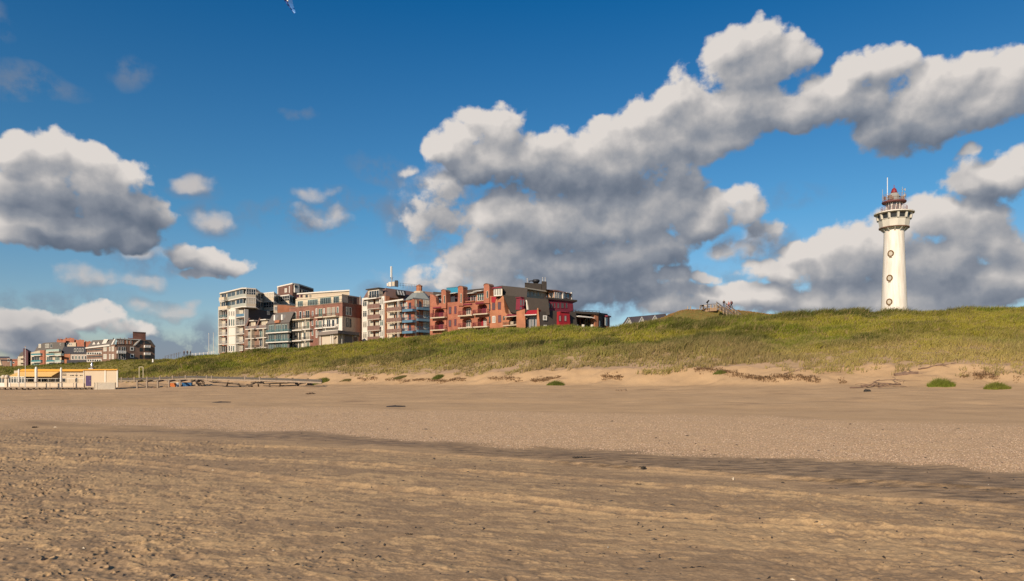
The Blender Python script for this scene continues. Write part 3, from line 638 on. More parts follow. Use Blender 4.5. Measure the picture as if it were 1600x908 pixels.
def win(par, f, x0, r0, x1, r1, n=1, frame=WFRAME, g=None, o=0.0, w=.10, sill=False, transom=False, name='window'):
    u0, u1, z0, z1 = f.rect(x0, r0, x1, r1)
    if u1 < u0: u0, u1 = u1, u0
    m = MB(); t = .07
    w = min(w, (u1 - u0) * .2)
    f.slab(m, u0, u1, z0, z0 + w, o, o + t); f.slab(m, u0, u1, z1 - w, z1, o, o + t)
    ks = [u0 + w / 2 + (u1 - u0 - w) * k / n for k in range(n + 1)]
    for k in ks: f.slab(m, k - w / 2, k + w / 2, z0 + w, z1 - w, o, o + t)
    if transom: f.slab(m, u0 + w, u1 - w, z1 - (z1 - z0) * .28, z1 - (z1 - z0) * .28 + w * .8, o, o + t - .01)
    if sill: f.slab(m, u0 - .1, u1 + .1, z0 - .10, z0 - .003, o, o + .18)
    fr = m.build(name, frame, par)
    p = MB(); f.slab(p, u0 + w * .9, u1 - w * .9, z0 + w * .9, z1 - w * .9, o - .02, o + .03)
    gm = GL[g] if isinstance(g, int) else WR.choice([GL[0], GL[0], GL[1], GL[2], GL[4]])
    p.build('pane', gm, fr); return fr
def balcony(par, f, x0, r_top, x1, r_bot, out=1.3, rail='bars', rm=DARKMET, sm=WHITE, o=0.0, th=.22, side=True):
    """slab with its lower edge at r_bot; railing up to r_top. traced at the outer plane"""
    fo = f.off(o + out); u0, u1, z0, z1 = fo.rect(x0, r_top, x1, r_bot)
    m = MB(); fo.slab(m, u0, u1, z0, z0 + th, -out, 0); b = m.build('balcony', sm, par)
    q = MB(); zr0, zr1 = z0 + th + .003, z1
    if rail == 'bars':
        fo.slab(q, u0, u1, zr1 - .06, zr1, -.07, -.01)
        n = max(2, int((u1 - u0) / .28))
        for k in range(n + 1):
            uu = u0 + .03 + (u1 - u0 - .06) * k / n; fo.slab(q, uu - .02, uu + .02, zr0, zr1 - .06, -.06, -.02)
        if side:
            for uu in (u0 + .03, u1 - .03):
                fo.slab(q, uu - .02, uu + .02, zr1 - .06, zr1, -out + .1, -.07)
                for k in range(4): fo.slab(q, uu - .015, uu + .015, zr0, zr1 - .06, -out * (k + 1) / 5 - .02, -out * (k + 1) / 5 + .02)
    else:
        fo.slab(q, u0, u1, zr0 + .06, zr1, -.08, -.02)
        if side:
            for uu in (u0 + .03, u1 - .03): fo.slab(q, uu - .03, uu + .03, zr0 + .06, zr1, -out + .1, -.081)
        n = max(2, int((u1 - u0) / 1.1))
        for k in range(n + 1):
            uu = u0 + .04 + (u1 - u0 - .08) * k / n; fo.slab(q, uu - .035, uu + .035, zr0, zr1 + .05, -.12, .012)
    q.build('railing', rm, b); return b
def block(par, name, m_, corners, ztop, zbot, depth=10.0, back=None):
    """footprint = traced front corners (x, s) closed by points pushed back"""
    pts = [Vector(((x - 800) / s, F / s)) for x, s in corners]
    d = pts[-1].normalized() * depth
    poly = [tuple(p) for p in pts] + [tuple(pts[-1] + d), tuple(pts[0] + d)]
    return MB().prism(poly, zbot, ztop).build(name, m_, par)
def zat(row, s): return EYE + (HOR - row) / s
def roofslab(par, name, m_, corners, ztop, th, depth, over=.25, back=None):
    pts = [Vector(((x - 800) / s, F / s)) for x, s in corners]
    d = pts[-1].normalized()
    pts = [p - d * over for p in pts]
    poly = [tuple(p) for p in pts] + [tuple(pts[-1] + d * depth), tuple(pts[0] + d * depth)]
    return MB().prism(poly, ztop - th, ztop).build(name, m_, par)
def bld(x, s, label, cat='apartment block', name='apartment_building', zb=8.0):
    p = P3(x, HOR, s); return empty(name, (p.x, p.y, zb), label, cat, 'seafront buildings behind the dune')

# ---- A: tall white block, leftmost of the main row
A = bld(384, 4.85, 'tall white apartment block at the left end of the row, dark brick penthouse')
zt = 31.3; z2, z3 = 28.35, 25.4
fl = Fac(342, 4.66, 384, 4.86)
core = [(343, 4.62), (384, 4.80), (432, 4.58)]
block(A, 'wall', BRICK, [(343, 4.62), (356, 4.69), (384, 4.82)], z3 - .2, 7, 9)
MB().prism([tuple(Vector(((x - 800) / s, F / s))) for x, s in ((384, 4.84), (432, 4.60), (440, 4.40), (392, 4.55))], 7, [z3 + .05, z3 - .9, z3 - .9, z3 + .05]).build('slate_wall', SLATE, A)
fs = Fac(384, 4.84, 432, 4.60)
win(A, fs, 417, 486, 421.5, 492, 1, WFRAME, 3, o=.02, name='roof_window')
# white bay column
fq1 = fl.off(1.0); b1 = MB(); fq1.box(b1, 356, 483, 367.5, 552, -1.85, 0); bay = b1.build('bay', WHITE, A); fb = fl.off(1.0)
for r0, r1 in ((486, 494), (498.5, 509.5), (540, 549)):
    for x0 in (357.5, 361, 364.3): win(bay, fb, x0, r0, x0 + 2.4, r1, 1, WFRAME, 2 if r0 == 486 else None, name='window')
for r in (511.5, 524.5, 538.5):
    m = MB(); fb.box(m, 355.8, r - .4, 367.7, r + .4, 0, .12); m.build('band', CREAM2, bay)
for x in (341.2, 355.2, 368.2, 381.8): fin = MB(); fl.off(1.35).box(fin, x - .3, 483, x + .3, 552, -1.35, 0); fin.build('side_wall', WHITE, A)
for k, (r, x0, x1) in enumerate(((470, 342, 350), (484, 341, 355), (498, 341, 355), (511.5, 341, 355), (524.7, 341, 355), (538.5, 341, 355))):
    balcony(A, fl, x0, r - 5.5, x1, r, 1.25, 'panel' if k in (0, 1) else 'bars', TEAL if k == 2 else (GREYMET if k > 1 else CREAM2), WHITE)
    win(A, fl, 346, r + 2, 352.5, r + 12, 2, WFRAME, 3 if k in (2, 3, 4) else 0, o=.02)
for k, r in enumerate((496, 509, 522.5, 536.7)):
    balcony(A, fl, 368.3, r - 5.5, 381.5, r, 1.25, 'bars' if k else 'panel', GREYMET if k else BLUEP, WHITE)
    win(A, fl, 373, r + 2, 380, r + 11.5, 3, WFRAME, [1, 3, 3, 2][k], o=.02)
win(A, fl, 370, 484, 380.5, 494, 2, WFRAME, 3, o=.02)
# two projecting upper floors on a saw-tooth plan
saw = [(343, 4.62), (352, 4.68), (366, 4.80), (378, 4.90), (385, 4.90), (400, 4.86), (407, 4.66), (411.5, 4.62), (428, 4.68), (435, 4.50), (438, 4.48), (452, 4.54), (463, 4.36), (470, 4.3)]
sp = [Vector(((x - 800) / s, F / s)) for x, s in saw]; bk = sp[-1].normalized()
def sawpoly(inset, over=0.0): return [tuple(p + bk * inset) for p in sp] + [tuple(sp[-1] + bk * 9), tuple(sp[0] + bk * 9)]
MB().prism(sawpoly(1.3), z3 + .2, zt - .3).build('upper_wall', mat('upper_cream', (.40, .35, .25), .8, .15, .5), A)
for zz, th in ((zt, .38), (z2, .34), (z3, .34)):
    MB().prism(sawpoly(0), zz - th, zz).build('white_slab' if zz < zt else 'roof', WHITE, A)
for fi, zz in enumerate((z2, z3)):
    for i in range(len(saw) - 2):
        a, b = saw[i], saw[i + 1]
        fq = Fac(*a, *b); L = fq.len
        if L < 1.0: continue
        m = MB()
        shade = i in (5, 8, 11)  # teeth turned from the sun; their shade goes into a dark railing colour
        if i in (4, 7, 10):   # glazed bays flush with the slab edge
            fq.slab(m, .05, L - .05, zz + .002, zz + .85, -.2, -.02); p_ = m.build('parapet', CREAM2, A)
            u0, u1 = .1, L - .1; q = MB()
            for k in range(5): fq.slab(q, u0 + (u1 - u0) * k / 4 - .05, u0 + (u1 - u0) * k / 4 + .05, zz + .85, zz + 2.58, -.16, -.04)
            fq.slab(q, u0, u1, zz + 1.5, zz + 1.56, -.15, -.05); wf = q.build('window', WFRAME, A)
            q = MB(); fq.slab(q, u0, u1, zz + .86, zz + 2.57, -.12, -.08); q.build('pane', GL[[3, 0][(i + fi) % 2 == 0]], wf)
        else:
            fq.slab(m, .03, L - .03, zz + .002, zz + .95, -.10, -.03) if not shade else [fq.slab(m, L * k / 8 + .02, L * k / 8 + .08, zz + .002, zz + 1.0, -.1, -.04) for k in range(8)] and fq.slab(m, 0, L, zz + 1.0, zz + 1.06, -.11, -.03)
            m.build('parapet' if not shade else 'railing', mat('pale_glass_parapet', (.38, .39, .33), .35, .1) if not shade else DFRAME, A)
            fi_ = fq.off(-1.3 * abs(fq.n.dot(bk)))
            q = MB(); u0, u1 = L * .06, L * .94
            for k in range(3): fi_.slab(q, u0 + (u1 - u0) * k / 2 - .06, u0 + (u1 - u0) * k / 2 + .06, zz + .1, zz + 2.4, 0, .07)
            fi_.slab(q, u0, u1, zz + 2.4, zz + 2.5, 0, .07)
            wf = q.build('window', WFRAME, A); q = MB(); fi_.slab(q, u0, u1, zz + .12, zz + 2.38, -.02, .03); q.build('pane', GL[1 if (i + fi) % 3 else 0], wf)
# penthouse
pcorn = [(433, 4.28), (457, 4.44), (467, 4.40), (490, 4.18)]
block(A, 'penthouse', brickmat('dark_brick', (.12, .06, .045), (.16, .08, .06), (.15, .11, .09)), pcorn, 35.55, 30.5, 8)
roofslab(A, 'penthouse_roof', WHITE, pcorn, 35.95, .42, 8.6, .35)
fp_ = Fac(457, 4.44, 467, 4.40); m = MB(); fp_.box(m, 459, 445.5, 466.5, 457.5, .02, .5); bx_ = m.build('white_box', WHITE, A); win(bx_, fp_.off(.5), 460, 446, 464.5, 449.5, 1, DFRAME, 0)
fp2 = Fac(433, 4.28, 457, 4.44); win(A, fp2, 445, 450.5, 448.5, 457, 1, WFRAME, 3, o=.02, name='penthouse_door')
for x, r in ((434, 449), (452.2, 447)): m = MB(); fp2.box(m, x, r, x + .8, r + 10.5, .0, .15); m.build('downpipe', WHITE, A)
fr_ = Fac(467, 4.40, 484, 4.24).off(1.2); m = MB()
for k in range(6): fr_.slab(m, fr_.len * k / 5 - .04, fr_.len * k / 5 + .04, fr_.z(475, 457.5), fr_.z(475, 453.2), -.08, 0)
fr_.box(m, 467, 453, 484, 453.6, -.08, 0); m.build('roof_railing', WHITE, A)
wc = [(464, 4.75), (500, 4.85), (546, 4.95)]
block(A, 'rear_wing', CREAM, wc, zat(459, 4.8), 10, 6); roofslab(A, 'rear_roof', WHITE, wc, zat(457.2, 4.8), .4, 6.4, .5)
fw = Fac(464, 4.75, 500, 4.85)
for x0, x1, g in ((464, 467.5, 0), (469.5, 473, 0), (477.5, 481, 0), (484, 486.5, 2)): win(A, fw, x0, 460.8, x1, 464.8, 1, CRIMSON if x0 < 470 else DFRAME, g, o=.02)

# ---- B: pair of brick houses with cream gable boxes
B = bld(400, 5.2, 'narrow brown brick house pair with cream balconies below the dark slate wall', 'house', 'terraced_house')
fB = Fac(381.5, 5.12, 417, 5.30)
block(B, 'wall', DBRICK, [(381.5, 5.12), (417, 5.30)], zat(509, 5.2), 7, 7)
for x0, x1, top, wx in ((382, 398, 500.5, 388), (398.5, 417, 499, 406)):
    m = MB(); fB.quad(m, [(x0 + 8, 514), (x0 + 8.5, top + 2), (x1 - .5, top + 1), (x1 - .5, 514)], -5, -.4); fB_ = m.build('gable', CREAM2, B)
    m = MB(); fB.quad(m, [(x0 - 1, 509.5), (x0 + 8.5, 500), (x0 + 8.5, 512)], -5, -.1); m.build('roof', BROWNROOF, B)
    m = MB(); fB.box(m, x0 + 7.5, top, x1, top + 1.3, -1, .35); m.build('white_fascia', WHITE, B)
    m = MB(); fB.quad(m, [(x0 + 3, 511), (x0 + 9, 497), (x0 + 10.5, 497), (x0 + 5.5, 511)], -2, .5); m.build('barge_board', BROWNROOF, B)
    win(B, fB.off(-.4), x0 + 10, top + 3, x1 - 2, top + 12, 2, CREAM2, 3, o=.02)
    for r in (515, 529.7, 545) if x0 < 390 else (514, 528.5, 544):
        balcony(B, fB, x0 + 1, r - 5.2, x1 - 1.2, r, 1.1, 'bars', GREYMET if r < 520 else DFRAME, WHITE)
        win(B, fB, wx, r + 2.5, x1 - 2, r + 13, 3, WFRAME, None, o=.02)
    m = MB(); fB.box(m, x1 - 1.1, 513, x1 + .1, 552, -.1, 1.15); m.build('side_wall', CREAM2, B)

# ---- C: grey mansard block
Cb = bld(433, 5.4, 'grey block with steep slate mansard roof and long white balcony slabs', name='mansard_building')
fC = Fac(415.5, 5.32, 452, 5.50)
block(Cb, 'wall', SLATE2, [(415.5, 5.32), (452, 5.50)], zat(506, 5.4), 7, 8)
ZU = zat(487, 5.4); m = MB()
q = [(fC.u(x), fC.z(x, r)) for x, r in ((415.5, 506.5), (452.3, 504), (452.3, 486), (424.5, 488.5))]
m.add([fC.pt(u, z, o) for (u, z), o in zip(q, (0.05, .05, -1.6, -1.6))] + [fC.pt(u, z, -8) for u, z in q], [(0, 1, 2, 3), (7, 6, 5, 4), (0, 4, 5, 1), (1, 5, 6, 2), (2, 6, 7, 3), (3, 7, 4, 0)]); m.build('mansard_roof', SLATE2, Cb)
for x in (427.6, 439.3):
    m = MB(); u0, u1, z0, z1 = fC.rect(x, 492.5 - (x > 430), x + 2, 501 - (x > 430)); fC.slab(m, u0, u1, z0, z1, -1.4, .0); m.build('skylight', WFRAME, Cb)
m = MB(); fC.box(m, 430.5, 500.5, 438, 504.5, -.4, .35); m.build('dormer_brick', ORANGEB, Cb)
for r0, r1 in ((507.5, 518.5), (522, 533.5), (537, 548)):
    for x0, x1, n in ((420.5, 428.5, 3), (431.5, 439.5, 3), (441, 444.5, 1), (445.5, 449, 1)):
        win(Cb, fC, x0, r0 + (431 - x0) * .05, x1, r1 + (431 - x0) * .05, n, GREENF, [4, 1, 1, 0][WR.randrange(4)], o=.02)
for r in (520.3, 535.3): balcony(Cb, fC, 415, r - 5.2, 450.5, r, .95, 'bars', TEAL, WHITE, th=.28)
# brick stub behind C
m = bld(445, 5.2, 'low orange brick rooftop house with white window frame between slate roofs', 'house', 'rooftop_house'); 
fS = Fac(433.5, 5.05, 462, 5.0)
block(m, 'wall', ORANGEB, [(433.5, 5.05), (462, 5.0)], zat(477, 5.02), 8, 6)
mm = MB(); fS.box(mm, 427.5, 477, 433.3, 489, -3, .05); wb = mm.build('white_corner', CREAM2, m); win(wb, fS, 428.5, 479, 432.6, 485, 2, WFRAME, 0, o=.07)
roofslab(m, 'roof', SLATE2, [(427.5, 5.05), (462, 5.0)], zat(476.2, 5.02), .25, 6, .2)

# ---- D: cream and brown hotel
D = bld(535, 5.82, 'four-storey hotel, brown brick band over cream walls, set-back pale top floor', 'hotel', 'hotel_building')
dl = [(451.8, 5.40), (535, 5.82), (567, 5.58)]
zbw, zroofb, zpent = zat(494, 5.82), zat(472.8, 5.82), zat(458.3, 5.82)
bkD = (.45, .89)
block(D, 'cream_wall', CREAM, dl, zbw, 7, 12, bkD); block(D, 'brown_wall', BRICKB, dl, zroofb, zbw, 12, bkD)
pl_ = [(462, 5.42), (534.2, 5.76), (565, 5.54)]
block(D, 'top_floor', CREAM2, pl_, zpent - .3, zroofb, 10, bkD); roofslab(D, 'roof', CREAM2, pl_, zpent, .32, 10.4, .25, bkD)
roofslab(D, 'cornice', DBRICK, dl, zroofb + .12, .28, 12.2, .12, bkD)
fD = Fac(451.8, 5.40, 535, 5.82); fE_ = Fac(535, 5.82, 567, 5.58); fDp = Fac(462, 5.42, 534.2, 5.76); fDs = Fac(534.2, 5.76, 565, 5.54)
for x0, x1, r0, r1, n in ((465.5, 473.5, 470.5, 481.5, 3), (481.2, 496.8, 468, 480, 6), (500.5, 517.5, 465, 477.5, 6), (521.3, 530, 463.2, 474.5, 3)): win(D, fDp, x0, r0, x1, r1, n, GREENF, 1 if x0 < 500 else 0, o=.02)
win(D, fDs, 544, 464.2, 557, 475, 3, DFRAME, 1, o=.02)
m = MB(); fD.off(.15)
for k in range(26): fD.slab(m, 6 + k * .72, 6.04 + k * .72, zroofb + .12, zroofb + 1.0, -.3, -.26)
fD.slab(m, 2, fD.len - .1, zroofb + 1.0, zroofb + 1.05, -.31, -.25); m.build('terrace_railing', DFRAME, D)
brownw = [(455.5, 458.5, 488.5, 497, 1), (460, 463.2, 487.5, 499, 1), (468, 471.5, 486.5, 498.5, 1), (474, 476.3, 487, 495, 1), (478, 484, 485, 497, 2), (487.8, 490, 486, 494, 1), (493.5, 496, 482, 491, 1), (498, 504, 482, 495, 2), (505.5, 508, 482, 491, 1), (511, 517, 480.5, 493, 2), (518.5, 524, 480, 493, 2), (526.5, 529.5, 479.5, 489.5, 1)]
for x0, x1, r0, r1, n in brownw: win(D, fD, x0, r0, x1, r1, n, WFRAME if n == 1 else CREAM2, None, o=.02)
for x0, x1, r in ((453, 471.5, 500.3), (472.5, 484.5, 498.6), (491.5, 503.5, 496.8), (504.5, 524.5, 495.4)): balcony(D, fD, x0, r - 6, x1, r, 1.2, 'bars', DFRAME, CREAM2, th=.3)
# white bays and brown pilaster below
for x0, x1 in ((452, 471), (472, 484.5), (504, 534.8)):
    m = MB(); fD.box(m, x0, 501.5 - (x0 - 452) * .07, x1, 548, -.2, .06); m.build('white_bay', WHITE, D)
m = MB(); fD.box(m, 484.6, 497, 503.8, 548, -.2, .05); m.build('brown_pier', BRICKB, D)
for x0, x1, n in ((454.5, 458, 1), (460, 466.5, 2), (467.5, 471, 1), (474.5, 478.5, 1), (479.3, 484, 2)):
    for r0 in (502.5, 519, 535): win(D, fD, x0, r0, x1, r0 + 12.2, n, CREAM2, None, o=.08)
for x0, x1, n in ((487.5, 490, 1), (494, 496.5, 1), (498, 503.3, 2)):
    for r0 in (501, 516.5): win(D, fD, x0, r0, x1, r0 + (8 if x0 < 490 else 11.5), n, WFRAME, None, o=.07)
for x0, x1, n in ((505, 508, 1), (511, 517, 2), (519, 523.5, 1)): win(D, fD, x0, 499.3, x1, 511, n, WFRAME, 0, o=.08)
win(D, fD, 526.5, 497, 529.5, 506, 1, DFRAME, 1, o=.08)
for x0, x1, r in ((453, 471.2, 517), (472.5, 484.5, 515.3), (453, 471.2, 533.5), (472.5, 484.5, 532), (491.5, 503.5, 513.7), (504.5, 524, 512.2)): balcony(D, fD, x0, r - 5.6, x1, r, 1.15, 'bars', DFRAME, WHITE, th=.3)
win(D, fE_, 540.5, 480, 549, 493, 2, WFRAME, 1, o=.02); win(D, fE_, 541, 497.5, 548.5, 511.3, 2, DFRAME, 1, o=.02)
m = MB(); fE_.box(m, 562.3, 462.5, 563.3, 476, 0, .12); m.build('downpipe', WHITE, D)
# garage annex
G2 = bld(527, 6.2, 'low beige garage annex with flat brown fascia in front of the hotel', 'garage', 'garage_annex')
gl = [(496.5, 5.95), (528, 6.25), (561.5, 5.95)]; zg = zat(516, 6.25)
block(G2, 'wall', CREAM, [(498, 5.93), (528, 6.2), (560, 5.92)], zg - .7, 7, 6); roofslab(G2, 'roof_fascia', mat('taupe_fascia', (.24, .20, .17), .8, .1), gl, zg, .82, 6.5, .3)
fg = Fac(498, 5.93, 528, 6.2); fg2 = Fac(528, 6.2, 560, 5.92)
for x0, x1, r in ((503.5, 518.5, 526.5),):
    m = MB(); fg.box(m, x0, r, x1, 545, -.1, .05); m.build('garage_door', CREAM2, G2)
m = MB(); fg.box(m, 497, 521, 503, 545, -.2, .04); m.build('grey_wall', DBRICK, G2)
for x in (501.3, 518.2, 521.3, 533.5): m = MB(); (fg if x < 528 else fg2).box(m, x - .45, 521, x + .45, 545, .06, .25); m.build('post', WHITE, G2)
m = MB(); fg2.box(m, 538.5, 521, 550, 545, -.2, .05); m.build('grey_panel', mat('grey_panel', (.20, .185, .17), .8), G2)
m = MB(); fg2.box(m, 552.5, 525, 558.5, 536, -.2, .06); m.build('dark_opening_panel', GL[0], G2)  # dark panel on the wall stands in for the shade inside an opening
m = MB(); fg.off(1.0); m.bar(P3(523.3, 542, 6.4), P3(523.3, 527, 6.4), .12); m.bar(P3(522.3, 530, 6.38), P3(525.5, 526, 6.38), .7, .3); sg = m.build('sign_post', DWOOD); tag(sg, 'small dark signboard on a post by the garage annex', 'sign')

# ---- E: white and brown block with antenna
E = bld(603, 5.9, 'white fronted block with brown mansard roof and brown balcony panels, antenna above')
fe = Fac(565.5, 5.66, 602.5, 5.86); fr2 = Fac(602.5, 5.86, 655, 5.55)
ze = zat(463.5, 5.86); zr = zat(446.5, 5.86)
MB().prism([tuple(P3(x, 0, s).xy) for x, s in ((565.5, 5.62), (602.5, 5.80), (655, 5.5), (640, 5.1), (580, 5.1))], 8, ze).build('wall', ORANGEB, E)
# brown roof, leaning in
q0 = [P3(x, 0, s).xy for x, s in ((566, 5.63), (602.5, 5.84), (655, 5.52), (640, 5.1), (580, 5.1))]; q1 = [P3(x, 0, s).xy for x, s in ((574.5, 5.55), (603, 5.72), (652, 5.45), (640, 5.15), (586, 5.15))]
m = MB(); vs = [(p.x, p.y, ze) for p in q0] + [(p.x, p.y, zr) for p in q1]; m.add(vs, [tuple(range(5))[::-1], tuple(range(5, 10))] + [(i, (i + 1) % 5, 5 + (i + 1) % 5, 5 + i) for i in range(5)]); m.build('mansard_roof', BROWNROOF, E)
for x0, x1, r0 in ((565.7, 574.5, 465.5), (592.5, 600.3, 463)):
    m = MB(); fe.off(.6).box(m, x0, r0, x1, 545, -1.8, 0); cw = m.build('white_bay', WHITE, E); f_ = fe.off(.6)
    for r in (469, 485.5, 502, 518.8) if x0 < 580 else (466, 482.5, 499.3, 516): win(cw, f_, x0 + 1.4, r, x1 - 1, r + 10, 2, WFRAME, [2, 1, 2, 4][int(r) % 4], transom=True)
m = MB(); fe.box(m, 600.4, 462.5, 604, 545, -1, .35); m.build('orange_pier', ORANGEB, E)
for r in (483, 499.6, 517, 534):
    balcony(E, fe, 574, r - 8, 593, r, 1.3, 'panel', BROWNP, CONC, side=False)
    win(E, fe, 578, r - 15.5, 583.5, r - 6, 1, WFRAME, 3, o=.02); win(E, fe, 587, r - 15.5, 592, r - 6, 1, CREAM2, 3, o=.02)
m = MB(); fe.box(m, 572, 466.6, 594, 468.2, -.2, 1.3); m.build('white_fascia', WHITE, E)
# roof terrace
m = MB(); fe.box(m, 576, 452.5, 593.5, 467, -1.0, .25); rt = m.build('dormer', CREAM, E); win(rt, fe.off(.25), 577, 454, 592.5, 466, 4, WFRAME, 0)
balcony(rt, fe, 575.5, 460.5, 594, 467.2, .8, 'bars', DFRAME, BROWNP, o=.26)
m = MB(); fe.box(m, 574.5, 450.8, 594.5, 452.4, -1.5, .7); m.build('dormer_roof', OLIVE, rt)
# side dormer with three leaning panes
u0, u1, z0, z1 = fr2.rect(619.5, 453.5, 634, 462); m = MB()
fr2.slab(m, u0, u1, z0, z1, -2.5, -.25); dm = m.build('dormer', DFRAME, E)
for k in range(3):
    m = MB(); a = u0 + .3 + (u1 - u0 - .5) * k / 3; w_ = (u1 - u0) / 6
    m.add([fr2.pt(a, z1 - .15, -.22), fr2.pt(a + w_, z1 - .15, -.22), fr2.pt(a + w_ * 1.6, z0 + .2, -.05), fr2.pt(a + w_ * .6, z0 + .2, -.05)], [(0, 1, 2, 3)])
    m.add([fr2.pt(a, z1 - .15, -.26), fr2.pt(a + w_, z1 - .15, -.26), fr2.pt(a + w_ * 1.6, z0 + .2, -.12), fr2.pt(a + w_ * .6, z0 + .2, -.12)], [(3, 2, 1, 0)]); m.build('pane', WFRAME, dm)
# rooftop plant and antenna: things on the roof
AN = empty('antenna_mast', P3(612, 447, 5.6), 'tall grey panel antenna mast on top of the brown mansard roof', 'antenna')
m = MB(); m.bar(P3(611.9, 447, 5.6), P3(611.9, 416.5, 5.6), .22, n=8); m.build('pole', GREYMET, AN)
m = MB(); m.bar(P3(611.4, 433.2, 5.58), P3(611.4, 416.3, 5.58), .62, .4, n=8); m.build('antenna_panel', mat('antenna_grey', (.50, .53, .52), .5, .05), AN)
m = MB(); m.bar(P3(611.9, 440, 5.6), P3(614, 433, 5.6), .1); m.bar(P3(611.9, 437, 5.6), P3(610, 433.5, 5.6), .1); m.build('bracket', DARKMET, AN)
for k, (x0, x1, r0, r1, mt) in enumerate(((604.3, 606.5, 443, 447, WHITE), (607, 611, 441, 447.5, WHITE), (612, 616.5, 440.5, 447, CREAM2), (616.8, 621.5, 438.5, 447.5, DARKMET))):
    f_ = Fac(600, 5.6, 625, 5.6); m = MB(); f_.box(m, x0, r0, x1, r1, -1.0, 0); 
    f_.box(m, x0 + .3, r0 - .5, x1 - .3, r0, -.8, -.1)
    o = m.build('rooftop_unit', mt); tag(o, ['smallest white rooftop unit, leftmost beside the antenna', 'white cabinet directly left of the antenna foot', 'cream cabinet directly right of the antenna foot', 'dark rooftop unit right of the cream cabinet'][k], 'rooftop unit', 'plant units at the antenna foot')
m = MB(); f_ = Fac(621, 5.5, 652, 5.4)
for k in range(8): u_ = f_.len * k / 7; f_.slab(m, u_ - .03, u_ + .03, f_.z(630, 450.5), f_.z(630, 443), -.05, 0)
for zz in (446.2, 443): f_.slab(m, 0, f_.len, f_.z(630, zz), f_.z(630, zz) + .06, -.05, 0)
m.build('roof_railing', GREYMET, E)

# ---- F: balconies block with grey turret
Fb = bld(645, 6.05, 'block with brown and pale blue balconies under a grey turret roof and brick cupola')
ff = Fac(604, 5.90, 645, 6.10); ff2 = Fac(645, 6.10, 673, 5.98)
block(Fb, 'wall', CREAM2, [(604, 5.86), (645, 6.02), (673, 5.92)], zat(469, 6.05), 9, 9)
m = MB(); ff.quad(m, [(605.5, 474), (605.5, 472), (636, 467.5), (636, 469.8)], -2, 1.4); m.build('roof_fascia', WHITE, Fb)
m = MB()
for x0, x1 in ((617.5, 626, ),): ff.box(m, x0, 470, x1, 545, -.3, .05)
m.build('orange_wall', ORANGEB, Fb)
m = MB(); ff.box(m, 630.5, 469.5, 645, 545, -.3, .06); m.build('red_wall', BRICK, Fb)
m = MB(); ff2.box(m, 645, 468, 653, 545, -.5, .5); pr = m.build('brick_pier', BRICK, Fb)
for r0, r1 in ((468.5, 480), (486, 497.5), (503.5, 515.5), (520.5, 530)): win(pr, ff2.off(.5), 648.2, r0, 651.2, r1, 1, CREAM2, 3)
m = MB(); ff2.box(m, 656.5, 468, 660.8, 545, -.3, .07); m.build('orange_pier', ORANGEB, Fb)
for r in (487.5, 504.3, 521.5):
    balcony(Fb, ff, 604, r - 7.6, 627, r, 1.35, 'panel', BROWNP, CREAM)
    win(Fb, ff, 607.5, r - 15, 615.5, r - 6, 2, WFRAME, 3, o=.02); win(Fb, ff, 626, r - 15.5, 629.5, r - 3, 1, WFRAME, 1, o=.09); win(Fb, ff, 619, r - 15, 622, r - 6, 1, CREAM2, 0, o=.07)
for r in (486.8, 504, 521):
    balcony(Fb, ff, 628.3, r - 8.2, 644.5, r, 1.35, 'bars', mat('navy_rail', (.05, .10, .16), .5), BLUEP, th=.62)
    win(Fb, ff, 632, r - 14, 637, r - 4, 2, WFRAME, 2, o=.08); win(Fb, ff, 639, r - 14, 643, r - 4, 1, CRIMSON, 0, o=.08)
for r in (484.3, 502, 519.5):
    balcony(Fb, ff2, 653.3, r - 8.8, 671.5, r, 1.35, 'bars', mat('navy_rail', (.05, .10, .16), .5), BLUEP, th=.62)
    win(Fb, ff2, 661.5, r - 15.5, 670.5, r - 5, 3, WFRAME, 3, o=.02); win(Fb, ff2, 653.8, r - 15, 656.2, r - 5, 1, CREAM2, 2, o=.02)
for x in (629, 604.5, 626.9): m = MB(); ff.box(m, x - .25, 470, x + .25, 545, 1.15, 1.33); m.build('post', WHITE, Fb)
# turret roof
tc_ = P3(655, 0, 5.75).xy; zA, zB, zC_ = zat(469, 5.9), zat(462.5, 5.8), zat(458.5, 5.75)
m = MB().lathe(tc_, [(4.3, zA - .25), (4.4, zA), (1.9, zC_)], 6, .35); m.build('turret_roof', GREYROOF, Fb)
m = MB(); pts = [P3(x, 0, s).xy for x, s in ((634, 5.98), (645, 6.1), (673, 5.95), (672, 5.4), (640, 5.4))]; m.prism([tuple(p) for p in pts], zA - .35, zA - .02); m.build('turret_eave', GREYROOF, Fb)
m = MB().lathe(tc_, [(1.5, zC_ - .6), (1.5, zat(456, 5.75)), (1.35, zat(455.4, 5.75))], 10); m.build('turret_drum', CREAM, Fb)
m = MB().lathe(tc_, [(.82, zat(456, 5.75)), (.82, zat(447.5, 5.75)), (.95, zat(447.3, 5.75)), (.9, zat(446.6, 5.75)), (.15, zat(444.8, 5.75))], 8); m.build('cupola', ORANGEB, Fb)
m = MB().lathe(tc_, [(1.0, zat(447.2, 5.75)), (.2, zat(444.4, 5.75))], 8); m.build('cupola_cap', DBRICK, Fb)
fw_ = Fac(640, 5.5, 692, 5.7); m = MB(); fw_.quad(m, [(652, 470), (655, 454.5), (690, 458), (692, 466), (692, 474)], -4, 0); m.build('rear_roof', BROWNROOF, Fb)

